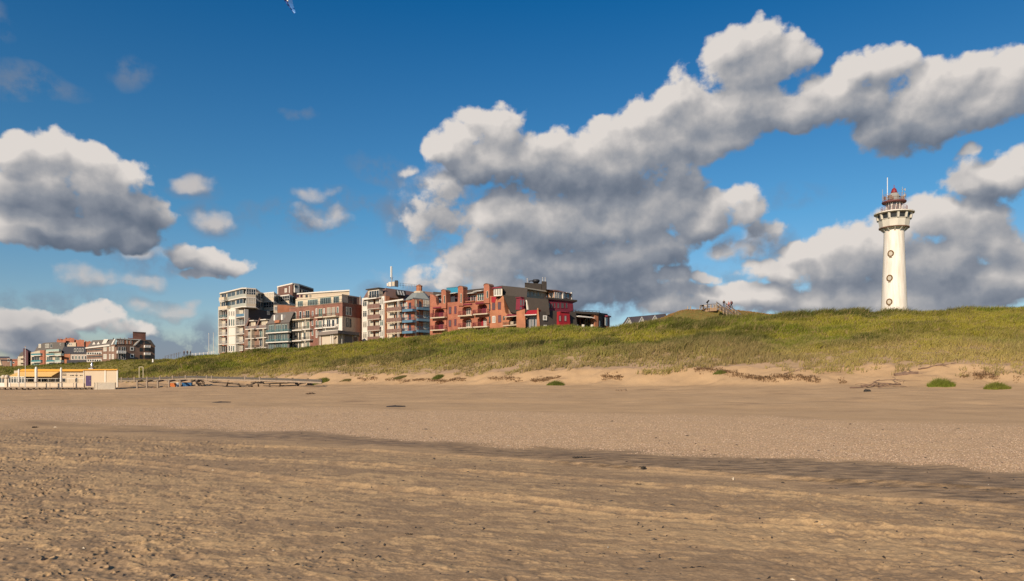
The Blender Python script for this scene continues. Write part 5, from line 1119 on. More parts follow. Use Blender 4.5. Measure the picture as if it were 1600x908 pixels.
m = MB(); fM2.box(m, 183, 531, 207, 538, -3, .15); tf = m.build('top_floor', ORANGEB, Mb)
for x0 in (184.5, 188, 191.5, 197.5, 203): win(tf, fM2.off(.15), x0, 532, x0 + 2, 537.3, 1, WFRAME, 0, w=.16)
for r in (542, 553):
    win(Mb, fM2, 184.5, r, 188, r + 9, 1, WFRAME, 0, o=.03); win(Mb, fM2, 190, r, 196, r + 9, 2, WFRAME, 0, o=.03); win(Mb, fM2, 203.2, r, 209.2, r + 6, 1, WFRAME, 0, o=.03, w=.35)
    win(Mb, fM2, 218, r + 1.5, 222, r + 7, 1, DFRAME, 0, o=.03)
    balcony(Mb, fM2, 184, r + 6, 197, r + 10.5, 1.2, 'panel', WFRAME, WHITE) if r < 550 else None
for r in (532.5, 543.5, 555): win(Mb, fM2, 226, r, 234, r + 5, 2, DFRAME, 0, o=.03)
win(Mb, fM2, 218.5, 532, 222, 538, 1, DFRAME, 0, o=.03)
for r in (543, 554.5): balcony(Mb, fM2, 226.5, r - 3.5, 235.5, r + .4, 1.2, 'panel', WFRAME, WHITE)
m = MB(); fM2.quad(m, [(227, 531.5), (235, 531), (242.4, 541), (241, 541.5)], -8, .35); m.build('roof', SLATE2, Mb)
m = MB(); f_ = fM2.off(-2); f_.box(m, 207.5, 519.3, 227.5, 534, -6, 0); f_.box(m, 202, 528.5, 208, 531, -4, 0); tw = m.build('brick_tower', BRICKB, Mb)
m = MB(); f_.box(m, 207.2, 518.8, 227.8, 519.6, -6.2, .15); m.build('coping', DBRICK, tw)
m = MB()
for x in (176, 187, 194, 200): m = MB(); f_.box(m, x, 527.5, x + 1.2, 531, -3, -2); m.build('chimney', DBRICK, Mb)

# ================================================================== lighthouse
s_ = 7.5; LX = 1397.0; lc = P3(LX, 0, s_).xy
LH = empty('lighthouse', (lc.x, lc.y, 13.0), 'tall white round lighthouse with railed gallery and red topped lantern on the dune', 'lighthouse')
zl = lambda r: zat(r, s_)
def lw():
    m = bpy.data.materials.new('lighthouse_white'); m.use_nodes = True; nt = m.node_tree; N = nt.nodes; L = nt.links; b = N['Principled BSDF']; b.inputs['Roughness'].default_value = .6
    tc = N.new('ShaderNodeTexCoord'); mp = N.new('ShaderNodeMapping'); mp.inputs['Scale'].default_value = (1.5, 1.5, .18); L.new(tc.outputs['Object'], mp.inputs[0])
    n = N.new('ShaderNodeTexNoise'); n.inputs['Scale'].default_value = 1.4; n.inputs['Detail'].default_value = 6; L.new(mp.outputs[0], n.inputs['Vector'])
    r = N.new('ShaderNodeValToRGB'); r.color_ramp.elements[0].position = .3; r.color_ramp.elements[0].color = (.60, .54, .44, 1); r.color_ramp.elements[1].position = .62; r.color_ramp.elements[1].color = (.76, .72, .63, 1)
    L.new(n.outputs[0], r.inputs[0]); L.new(r.outputs[0], b.inputs['Base Color']); return m
LW = lw(); LC = mat('lighthouse_cream', (.58, .555, .47), .65, .10, 1.0)
prof = []
for k in range(25):
    t = k / 24; r = 2.62 - .70 * (1 - (1 - t) ** 1.25); prof.append((r, zl(510) + (zl(361) - zl(510)) * t))
prof = [(2.7, 11)] + prof + [(1.92, zl(359)), (2.05, zl(357.5))]
MB().lathe(lc, prof, 48).build('tower', LW, LH, True)
n8 = 12
m = MB().lathe(lc, [(2.0, zl(359)), (2.35, zl(357.8)), (2.75, zl(357)), (2.8, zl(355.5)), (3.0, zl(345)), (3.12, zl(344.4)), (3.12, zl(343.8))], n8, math.pi / n8); m.build('gallery_wall', LC, LH)
m = MB().lathe(lc, [(2.7, zl(357.6)), (2.95, zl(357.2)), (2.95, zl(356)), (2.7, zl(355.8))], n8, math.pi / n8); m.build('gallery_ring', DBRICK, LH)
m = MB().lathe(lc, [(2.98, zl(343.8)), (3.12, zl(335.4))], n8, math.pi / n8); m.build('gallery_glass', GL[0], LH)
m = MB()
for k in range(n8):
    a = math.pi / n8 + k * 2 * math.pi / n8
    m.bar((lc.x + 3.06 * math.cos(a), lc.y + 3.06 * math.sin(a), zl(343.9)), (lc.x + 3.28 * math.cos(a), lc.y + 3.28 * math.sin(a), zl(335.2)), .40, .30)
m.build('gallery_mullion', LC, LH)
m = MB().lathe(lc, [(3.1, zl(335.6)), (3.78, zl(334.8)), (3.8, zl(333.2)), (3.3, zl(332)), (.3, zl(331.6))], 24); m.build('gallery_roof', WHITE, LH)
m = MB()
for k in range(12):
    a = k * 2 * math.pi / 12 + .1; ca, sa = math.cos(a), math.sin(a)
    m.bar((lc.x + 1.9 * ca, lc.y + 1.9 * sa, zl(362)), (lc.x + 2.6 * ca, lc.y + 2.6 * sa, zl(357.5)), .2, .3)
m.build('corbel', LC, LH)
def rail(name, r, z0, z1, n, mt, rings=3, w=.05):
    m = MB()
    for k in range(n):
        a = 2 * math.pi * k / n; m.bar((lc.x + r * math.cos(a), lc.y + r * math.sin(a), z0), (lc.x + r * math.cos(a), lc.y + r * math.sin(a), z1), w)
    for j in range(rings):
        z = z1 - (z1 - z0) * j / rings
        for k in range(24):
            a, b = 2 * math.pi * k / 24, 2 * math.pi * (k + 1) / 24; m.bar((lc.x + r * math.cos(a), lc.y + r * math.sin(a), z), (lc.x + r * math.cos(b), lc.y + r * math.sin(b), z), w * .8)
    return m.build(name, mt, LH)
REDR = mat('red_rail', (.24, .10, .09), .6, .2, 2)
rail('lower_railing', 2.45, zl(332), zl(324), 20, REDR)
LN = MB().lathe(lc, [(1.45, zl(332)), (1.45, zl(317.5))], 12).build('lantern', glass('lantern_glass', (.16, .15, .14), .1), LH)
m = MB()
for k in range(12):
    a = 2 * math.pi * k / 12 + .13; b = a + .26
    m.bar((lc.x + 1.5 * math.cos(a), lc.y + 1.5 * math.sin(a), zl(332)), (lc.x + 1.5 * math.cos(b), lc.y + 1.5 * math.sin(b), zl(317.5)), .10)
    if k % 2: m.bar((lc.x + 1.52 * math.cos(b), lc.y + 1.52 * math.sin(b), zl(332)), (lc.x + 1.52 * math.cos(a), lc.y + 1.52 * math.sin(a), zl(317.5)), .10)
m.build('lantern_mullion', WFRAME, LN)
m = MB().lathe(lc, [(1.3, zl(318)), (2.2, zl(317.8)), (2.32, zl(316.5)), (2.3, zl(315.3)), (.4, zl(315))], 28); m.build('lantern_balcony', mat('dull_red', (.16, .06, .055), .6, .2, 2), LH)
rail('upper_railing', 2.2, zl(315.3), zl(305), 18, mat('rail_grey', (.30, .24, .22), .6), 4)
m = MB().lathe(lc, [(1.05, zl(315)), (1.05, zl(308.5)), (1.2, zl(308)), (.85, zl(304)), (.55, zl(301.5))], 16); m.build('upper_drum', mat('drum_grey', (.30, .30, .27), .6, .15, 2), LH)
rr_ = random.Random(5)
for k in range(9):
    m = MB(); a = rr_.uniform(0, 6.28); q = (lc.x + 1.75 * math.cos(a), lc.y + 1.75 * math.sin(a)); z0 = zl(rr_.uniform(311, 314)); m.box((q[0], q[1], z0 + .3), (.3, .3, rr_.uniform(.4, 1.0)), a); m.build('radio_equipment', DBRICK, LH)
m = MB().lathe(lc, [(.62, zl(302)), (.60, zl(300)), (.50, zl(298)), (.40, zl(295.5)), (.16, zl(294)), (.06, zl(293.4)), (.05, zl(289))], 16); m.build('dome', mat('dome_red', (.22, .025, .03), .45, .1), LH, True)
mast = MB(); p = P3(1386.6, 0, s_).xy; mast.bar((p.x, p.y, zl(316)), (p.x, p.y, zl(277.5)), .17, n=8); mast.build('antenna_mast', mat('mast_white', (.62, .66, .70), .5), LH)
m = MB()
for x, r in ((1379, 296), (1410, 292), (1413.6, 300)): p = P3(x, 0, s_).xy; m.bar((p.x, p.y, zl(314)), (p.x, p.y, zl(r)), .06)
p = P3(1410, 0, s_).xy; m.bar((p.x - .2, p.y, zl(296)), (p.x + .6, p.y, zl(296)), .06); m.bar((p.x + .5, p.y, zl(298)), (p.x + .5, p.y, zl(294.5)), .2); m.build('aerial', GREYMET, LH)
p = P3(1413.6, 0, s_).xy; MB().lathe(p, [(.02, zl(307)), (.24, zl(305.8)), (.24, zl(304.5)), (.02, zl(303.3))], 12).build('radome', WHITE, LH, True)
# round windows with rusty rings
for i, (x, r) in enumerate(((1386, 398), (1384.3, 436), (1383.3, 473))):
    z = zl(r); rad = 2.62 - .70 * (1 - (1 - (z - zl(510)) / (zl(361) - zl(510))) ** 1.25); sx_ = (x - LX) / s_ / rad; a = math.asin(max(-1, min(1, sx_)))
    nx, ny = math.sin(a), -math.cos(a); N_ = Vector((nx, ny, 0)); T = Vector((-ny, nx, 0)); c = Vector((lc.x, lc.y, z)) + N_ * rad
    m = MB(); nseg = 20
    for k in range(nseg):
        a0, a1 = 2 * math.pi * k / nseg, 2 * math.pi * (k + 1) / nseg
        m.bar(c + T * .50 * math.cos(a0) + Vector((0, 0, .58 * math.sin(a0))) + N_ * .03, c + T * .50 * math.cos(a1) + Vector((0, 0, .58 * math.sin(a1))) + N_ * .03, .17, .22)
    w_ = m.build('round_window', mat('rusty_ring', (.17, .10, .04), .8, .35, 6), LH)
    m = MB(); vs = [c + T * .44 * math.cos(2 * math.pi * k / 16) + Vector((0, 0, .5 * math.sin(2 * math.pi * k / 16))) + N_ * .05 for k in range(16)]; vs2 = [v - N_ * .3 for v in vs]
    m.add(vs + vs2, [tuple(range(16)), tuple(range(16, 32))[::-1]] + [(k, (k + 1) % 16, 16 + (k + 1) % 16, 16 + k) for k in range(16)]); m.build('pane', GL[3], w_)
    m = MB(); m.box(tuple(c + N_ * .02 + Vector((0, 0, -.82))), (.5, .16, .12), a); m.build('sill', mat('rusty_ring', (.17, .10, .04)), w_)
    m = MB()
    for k in range(4): 
        u_ = (-.22, -.05, .1, .24)[k]; L_ = (.5, .9, .65, .35)[k] * (1 if i != 1 else .7); q = c + T * u_ + N_ * .012 + Vector((0, 0, -.86))
        m.add([q - T * .05, q + T * .05, q + T * .015 - Vector((0, 0, L_)), q - T * .015 - Vector((0, 0, L_))], [(0, 1, 2, 3)])
    m.build('rust_stain', mat('rust', (.50, .26, .09), .9, .2, 5), w_)
# buttress hump of grey thatch/netting right of the foot
m = MB(); hp = P3(1411, 0, 7.9); zb_ = ground_z(hp.x, hp.y)
m.lathe(hp.xy, [(1.7, zb_ - .3), (1.6, zb_ + .5), (1.1, zb_ + .95), (.3, zb_ + 1.15)], 12); 
hm = m.build('bunker_mound', mat('mound_brown', (.20, .14, .10), .95, .3, 2)); tag(hm, 'low brown mound at the right foot of the lighthouse', 'mound')

# ================================================================== pavilion
sp8 = 7.7
fN = Fac(131.5, 7.62, 184.5, 7.75); fN0 = Fac(-60, 7.2, 131.5, 7.62)
zsand = lambda x, s: ground_z((x - 800) / s, F / s)
PV = empty('beach_pavilion', P3(130, 605, 7.6), 'cream beach pavilion with yellow roof edge raised on wooden piles', 'beach pavilion')
PW = mat('pavilion_cream', (.50, .41, .29), .75, .05, .5)
m = MB(); fN.box(m, 131.5, 578.5, 184.5, 604.5, -7, 0); m.build('wall', PW, PV)
fNb = fN0.off(-2.6)
m = MB(); fNb.box(m, 22, 579, 133, 604.5, -4, 0); m.build('terrace_wall', PW, PV)
m = MB(); fN.box(m, 130.8, 576.8, 185, 578.7, -7.2, .25); fNb.quad(m, [(30, 580.5), (38, 576.8), (133, 577), (133, 580.2)], -4, .5); m.build('roof_edge', YELLOW, PV)
m = MB(); pass
for x, w_ in ((131.2, .7), (164.2, 1.8), (183.2, 1.5)): m = MB(); fN.box(m, x, 578.75, x + w_, 605, 0, .14); m.build('white_trim', WHITE, PV)
m = MB(); fN.box(m, 134.4, 587, 142.6, 603.2, 0, .08); dr = m.build('door', mat('purple_door', (.07, .045, .11), .6, .1), PV)
m = MB(); fN.box(m, 141.3, 594.8, 142.1, 595.6, .08, .16); m.build('handle', GREYMET, dr)
m = MB(); fNb.quad(m, [(26, 587.8), (36, 580.2), (95, 580.6), (95, 588.3)], .05, 1.8); 
u0, u1, z0, z1 = fNb.rect(27, 580.5, 95, 588.5); aw = MB(); aw.add([fNb.pt(u0 + 1.2, z1, .1), fNb.pt(u1, z1, .1), fNb.pt(u1, z0, 2.2), fNb.pt(u0, z0, 2.2), fNb.pt(u0 + 1.2, z1 + .1, .1), fNb.pt(u1, z1 + .1, .1), fNb.pt(u1, z0 + .1, 2.2), fNb.pt(u0, z0 + .1, 2.2)], [(0, 1, 2, 3), (7, 6, 5, 4), (0, 4, 5, 1), (1, 5, 6, 2), (2, 6, 7, 3), (3, 7, 4, 0)]); aw.build('awning', mat('awning_yellow', (.62, .40, .14), .8, .08), PV)
for x0, x1, n, g in ((40, 53, 2, 2), (60, 74, 3, 0), (80, 94, 3, 0), (97.5, 103.5, 1, 0), (117.5, 122, 1, 0)): win(PV, fNb, x0, 590, x1, 597.5, n, CREAM2, g, o=.03)
m = MB()
for x in (99.5,): fNb.box(m, 97.5, 584, 103.8, 585, 0, .06); fNb.box(m, 97.5, 586.2, 103.8, 587, 0, .06)
for x in (110, 112.4, 114.4, 118, 120, 125.2, 127.6): fNb.box(m, x, 586, x + 1.4, 587.3, 0, .06)
m.build('lettering', DARKMET, PV)
# deck, parapet, piles
fDk = fN0.off(.2)
m = MB(); fDk.box(m, -60, 604.6, 131.5, 606, -3.2, .0); fN.box(m, 131.5, 604.5, 184.5, 605.6, -7, .05); m.build('deck', WOOD, PV)
m = MB(); fDk.box(m, 16.5, 599, 131.3, 604.5, -.12, .0); m.build('parapet', mat('parapet_cream', (.54, .44, .32), .7, .05), PV)
m = MB()
for x in (16.5, 39, 59, 78, 97, 115, 131): m = MB(); fDk.box(m, x - .35, 598.3, x + .35, 605, .0, .06); m.build('parapet_post', CONC, PV)
for x in list(range(-50, 140, 9)) + [137, 145]:
    f_ = fDk if x < 131 else fN; m = MB(); z_ = zsand(x, 7.6)
    f_.slab(m, f_.u(x), f_.u(x) + .35, z_ - .4, f_.z(x, 605.9), -.5, -.15); f_.slab(m, f_.u(x), f_.u(x) + .35, z_ - .4, f_.z(x, 605.9), -2.8, -2.4); m.build('pile', DWOOD, PV)
m = MB(); fDk.box(m, 16, 591.3, 131, 591.8, -.1, -.04)
for x in range(42, 132, 11): fDk.box(m, x - .15, 591.8, x + .15, 599, -.1, -.04)
m.build('screen_frame', WHITE, PV)
m = MB(); fDk.box(m, 42, 592, 131, 598.9, -.08, -.06)
# glass windscreens
for xa, xb in ((-30, 7), (13, 38)):
    m = MB(); fDk.box(m, xa, 588.5, xb, 589.6, -.15, .0); fDk.box(m, xa, 598, xb, 599, -.15, 0); n_ = int((xb - xa) / 4)
    for k in range(n_ + 1): x = xa + (xb - xa) * k / n_; fDk.box(m, x - .4, 589.6, x + .4, 598, -.15, 0)
    fDk.box(m, xa, 599, xb if xa < 0 else 16.4, 604.5, -.13, -.01)
    w_ = m.build('windscreen', WHITE, PV); m = MB(); fDk.box(m, xa + .3, 589.7, xb - .3, 597.9, -.1, -.06); m.build('pane', GL[1], w_)
m = MB(); fDk.box(m, 7.5, 587, 11.5, 605, -.6, .1); m.build('gate_post', CREAM2, PV)
for i, (x, r0, w_) in enumerate(((29.3, 576.5, 2.6), (56.5, 573, 4.0), (95.5, 574, 3.0))):
    t = empty('closed_parasol', P3(x, 600, 7.75), ['short closed white parasol at the left end of the terrace', 'tallest closed white parasol in the middle of the terrace', 'closed white parasol at the right end of the yellow awning'][i], 'parasol', 'closed parasols on the terrace')
    c_ = P3(x, 0, 7.75).xy; q = lambda r: zat(r, 7.75); R_ = w_ / 7.75 / 2
    MB().lathe(c_, [(.12, q(604.5)), (.12, q(597))], 8).build('pole', WHITE, t)
    MB().lathe(c_, [(.15, q(598)), (R_ * 1.15, q(596)), (R_ * .9, q(588)), (R_ * 1.0, q(578)), (R_ * .7, q(r0 + 1)), (.05, q(r0))], 12).build('canopy', WFRAME, t, True)
for k, x in enumerate((5.5, 11)):
    c_ = P3(x, 0, 7.75).xy; o = MB().lathe(c_, [(.1, zat(592, 7.75)), (.45, zat(591, 7.75)), (.3, zat(586.5, 7.75)), (.06, zat(585.8, 7.75))], 10).build('closed_parasol', CREAM2, None, True); tag(o, ['cream closed parasol tip behind the far left windscreen', 'cream closed parasol tip between the two windscreens'][k], 'parasol', 'closed parasols on the terrace')
fp = empty('flagpole', P3(39.6, 605, 7.9), 'tall thin white flagpole at the front of the beach pavilion', 'flagpole')
MB().bar(P3(39.6, 606, 7.9), P3(39.6, 542, 7.9), .13, n=8, taper=.6).build('pole', WHITE, fp)
MB().lathe(P3(39.6, 0, 7.9).xy, [(.02, zat(542.2, 7.9)), (.11, zat(541.6, 7.9)), (.02, zat(541, 7.9))], 8).build('finial', YELLOW, fp)
vt = empty('flue', P3(143.5, 577, 7.5), 'shiny grey kitchen flue on the pavilion roof', 'flue'); c_ = P3(143.5, 0, 7.5).xy; q = lambda r: zat(r, 7.5)
MB().lathe(c_, [(.22, q(578)), (.24, q(570)), (.16, q(569)), (.16, q(566.5)), (.02, q(566))], 12).build('pipe', mat('steel', (.55, .56, .55), .3, .05, metal=.7), vt, True); m = MB(); m.box((c_[0], c_[1], q(576.8)), (.9, .9, .4)); m.build('base', GREYMET, vt)
# white board fence (container) in front
fc = Fac(147, 7.95, 180.5, 8.0)
FE = empty('board_screen', P3(164, 611, 8), 'white vertical board enclosure on the sand before the pavilion wall', 'fence')
m = MB(); n_ = 22
for k in range(n_): fc.slab(m, fc.len * k / n_ + .04, fc.len * (k + 1) / n_ - .04, zsand(160, 8) - .2, fc.z(164, 597.6), -.05, 0)
fc.slab(m, .02, fc.len - .02, zsand(160, 8) - .1, fc.z(164, 598.2), -.12, -.07); m.build('boards', mat('board_cream', (.56, .50, .40), .7, .08), FE); m = MB()
for x in (147.3, 151.8, 180): fc.box(m, x - .3, 597.2, x + .3, 613, .0, .08)
fc.box(m, 147, 597.2, 180.5, 598, .0, .05); fc.slab(m, fc.len - .08, fc.len, zsand(180, 8) - .2, fc.z(180, 597.6), -3, -.06); m.build('frame', CREAM2, FE)

# ================================================================== derelict wooden terrace frame on the sand
WF = empty('wooden_terrace_frame', P3(300, 606, 7.6), 'weathered wooden terrace frame of posts and beams standing in the sand', 'wooden frame')
def post(x, r0, r1, s, w=.22, mt=WOOD):
    MB().bar(P3(x, r1, s), P3(x, r0, s), w * 1.2).build('post', mt, WF)
S1 = 7.9
for x, r0, r1 in ((214.5, 594.5, 616), (229.5, 595, 616), (246.5, 595.5, 614.5), (264, 594.5, 613), (281.5, 594.5, 611), (308, 593, 608)):
    post(x, r0, r1, S1 if x < 300 else 7.7, .22 if x < 300 else .34)
m = MB()
for a, b in (((213, 600), (266, 600.5)), ((213, 612), (232, 612.3)), ((216, 600), (229, 604)), ((231, 603), (246, 612)), ((247, 608), (263, 610)), ((247, 611.5), (254, 612))):
    m.bar(P3(*a, S1), P3(*b, S1), .13)
for x in (213.5, 228.5, 245.5, 263, 280.5, 299, 306): m.bar(P3(x, 596, S1), P3(x + 12, 594.8 - (x - 213) * .02, 7.3), .3)
m.build('cross_beam', DWOOD, WF)
m = MB(); m.bar(P3(212, 595.4, 7.5), P3(300, 592.8, 7.45), .25); m.bar(P3(300, 596, 7.45), P3(338, 597.5, 7.6), .28); m.build('long_beam', WOOD, WF)
# far ramp of rails: two long planks with posts, sinking to the right
RP = empty('beach_ramp', P3(330, 592, 7.0), 'long grey wooden ramp with low rail posts sloping into the sand', 'ramp')
line = [(186, 592.3, 6.7), (240, 591.4, 7.0), (300, 588.6, 7.4), (340, 590.2, 7.9), (400, 591.6, 8.35), (450, 593.0, 8.7), (503, 595.0, 9.0)]
m = MB(); m2 = MB()
for (x0, r0, s0), (x1, r1, s1) in zip(line, line[1:]):
    m.bar(P3(x0, r0, s0), P3(x1, r1, s1), .14, .40)
    m2.bar(P3(x0, r0 + 2.8, s0 + .2), P3(x1, r1 + 3.2, s1 + .2), .18, .26)
m.build('rail_board', mat('grey_plank', (.10, .09, .078), .85, .25, 3), RP); m2.build('lower_board', WOOD, RP)
m = MB()
for x in list(range(190, 300, 10)) + [308, 323, 331, 357, 383, 406, 432, 457, 481, 501]:
    k = [i for i in range(len(line) - 1) if line[i][0] <= x <= line[i + 1][0]][0]; t = (x - line[k][0]) / (line[k + 1][0] - line[k][0]); r = line[k][1] * (1 - t) + line[k + 1][1] * t; s = line[k][2] * (1 - t) + line[k + 1][2] * t
    m = MB(); m.bar(P3(x, r + 5, s), P3(x, r - 3.0, s), .26); m.build('rail_post', DWOOD if x % 4 < 2 else WOOD, RP)
m = MB(); 
for a, b, w in (((338, 597), (372, 600), .3), ((356, 597.5), (354, 604), .25), ((372, 599.5), (376, 604), .25), ((388, 603.5), (400, 597), .35), ((385, 601), (395, 604), .3), ((392, 597.5), (412, 597.6), .22), ((402, 599.5), (465, 598.3), .22), ((412, 602.3), (462, 602.6), .2), ((403, 597), (404, 604), .22), ((421, 600), (422, 604), .25), ((438, 600), (437, 603), .25), ((462, 598.5), (466, 603), .3), ((463, 601), (478, 598), .25), ((480, 594), (482, 602), .26), ((478, 603), (488, 598), .3), ((484, 600), (490, 603), .26), ((370, 601), (385, 603), .2), ((405, 595.5), (470, 597), .25)):
    m.bar(P3(*a, 7.9 + (a[0] - 338) * .006), P3(*b, 7.8 + (b[0] - 338) * .006), w)
o = m.build('broken_timbers', DWOOD, RP)
# things under the frame
crate = None
for k, (x, c_, lb) in enumerate(((270, (.45, .13, .03), 'orange crate stack under the wooden frame, left of the blue bins'), )):
    o = MB().box(P3(269.5, 604, 7.6), (1.1, .8, 1.4)).box(P3(268, 600.2, 7.6) , (.5, .7, .35)).box(P3(272.5, 605, 7.7), (.5, .5, .9)).build('crate_stack', mat('crate_orange', c_, .7, .15, 3)); tag(o, lb, 'crates')
bins = []
for k, x in enumerate((286.8, 290.8, 294.8, 298)):
    t = empty('blue_bin', P3(x, 609, 7.65), ['leftmost blue beach bin under the wooden frame', 'second blue beach bin from the left under the wooden frame', 'third blue beach bin from the left under the wooden frame', 'rightmost blue beach bin under the wooden frame'][k], 'bin', 'blue bins under the frame')
    p = P3(x, 608.3, 7.65); q = P3(x, 597.8, 7.65); m = MB(); m.prism([(p.x - .21, p.y - .25), (p.x + .21, p.y - .25), (p.x + .21, p.y + .25), (p.x - .21, p.y + .25)], p.z, q.z - .05, [(p.x - .25, p.y - .3), (p.x + .25, p.y - .3), (p.x + .25, p.y + .3), (p.x - .25, p.y + .3)]); m.build('body', mat('bin_blue', (.02, .10, .24), .5, .1), t)
    m = MB(); m.box((q.x, q.y, q.z), (.54, .68, .09)); m.build('lid', mat('bin_lid', (.03, .05, .09), .5), t)
t = empty('grey_bin', P3(278, 609, 7.65), 'pale grey-blue bin between orange crates and blue bins', 'bin'); p = P3(278, 609.5, 7.7); m = MB(); m.box((p.x, p.y, p.z + .75), (.5, .5, 1.35)); m.build('body', mat('bin_grey', (.28, .33, .38), .6), t); MB().box((p.x, p.y, p.z + 1.5), (.56, .56, .1)).build('lid', WHITE, t)
o = MB().box(P3(243, 609, 7.8), (.9, .6, .7), .3).box(P3(242, 606.4, 7.8), (.4, .4, .3)).build('dark_crate', mat('dark_red_crate', (.12, .03, .03), .7)); tag(o, 'dark red crate lying between two posts of the wooden frame', 'crate')
m = MB()
for a, b in (((311, 599), (319, 599)), ((319, 599), (319, 606)), ((311, 606), (319, 606)), ((311, 599), (311, 607)), ((312, 599), (318, 606))): m.bar(P3(*a, 7.7), P3(*b, 7.7), .16)
o = m.build('timber_rack', DWOOD); tag(o, 'small timber rack at the right end of the blue bins', 'rack')
for x0, x1, r, k in ((0, 0, 0, 0),): pass
# slender rectangular goal-like frame on the dune slope
m = MB()
for a, b in (((217.5, 592), (217.5, 573.5)), ((223.7, 592), (223.7, 573.5)), ((217.5, 573.5), (223.7, 573.5))): m.bar(P3(*a, 6.6), P3(*b, 6.6), .12)
o = m.build('slope_gate', mat('frame_cream', (.55, .48, .32), .7)); tag(o, 'slender cream gate-like frame standing on the dune slope above the ramp', 'gate')
o = MB().bar(P3(239, 566, 4.9), P3(239, 561, 4.9), .35).build('marker_post', WFRAME); tag(o, 'short white marker post on the dune crest below the brick tower block', 'post')
for k, (x, r0, r1) in enumerate(((326.3, 521, 553), (333.6, 520.5, 554))):
    t = empty('flagpole', P3(x, r1, 4.95), ['left of two white flagpoles beside the tall white block', 'right of two white flagpoles, nearer the tall white block'][k], 'flagpole', 'pair of flagpoles by the white block')
    MB().bar(P3(x, r1 + 4, 4.95), P3(x, r0, 4.95), .16, n=8, taper=.6).build('pole', WHITE, t); p = P3(x, r0, 4.95); MB().box(p, (.2, .2, .12)).build('finial', WHITE, t)

# ================================================================== fences along the crest
def ropefence(pts, label, n, mt=WOOD, w=.1, hh=1.0, name='rope_fence'):
    t = empty(name, pts[0], label, 'fence'); m = MB(); m2 = MB()
    for a, b in zip(pts, pts[1:]):
        for k in range(n):
            p = a.lerp(b, k / n); m = MB(); m.bar(p - Vector((0, 0, .5)), p + Vector((0, 0, hh)), w); m.build('post', mt, t)
        m2.bar(a + Vector((0, 0, hh * .85)), b + Vector((0, 0, hh * .85)), w * .5); m2.bar(a + Vector((0, 0, hh * .45)), b + Vector((0, 0, hh * .45)), w * .4)
    m2.build('rope', mt, t)
ropefence([P3(258, 560.5, 4.6), P3(272, 557, 4.7), P3(283, 554.5, 4.8)], 'low fence on the dune crest left of the three walkers', 3, DWOOD)
ropefence([P3(300, 556, 4.9), P3(318, 554.6, 4.95), P3(337, 552.8, 5.0)], 'low fence on the dune crest between the three walkers and flagpoles', 3, WFRAME, hh=.8)

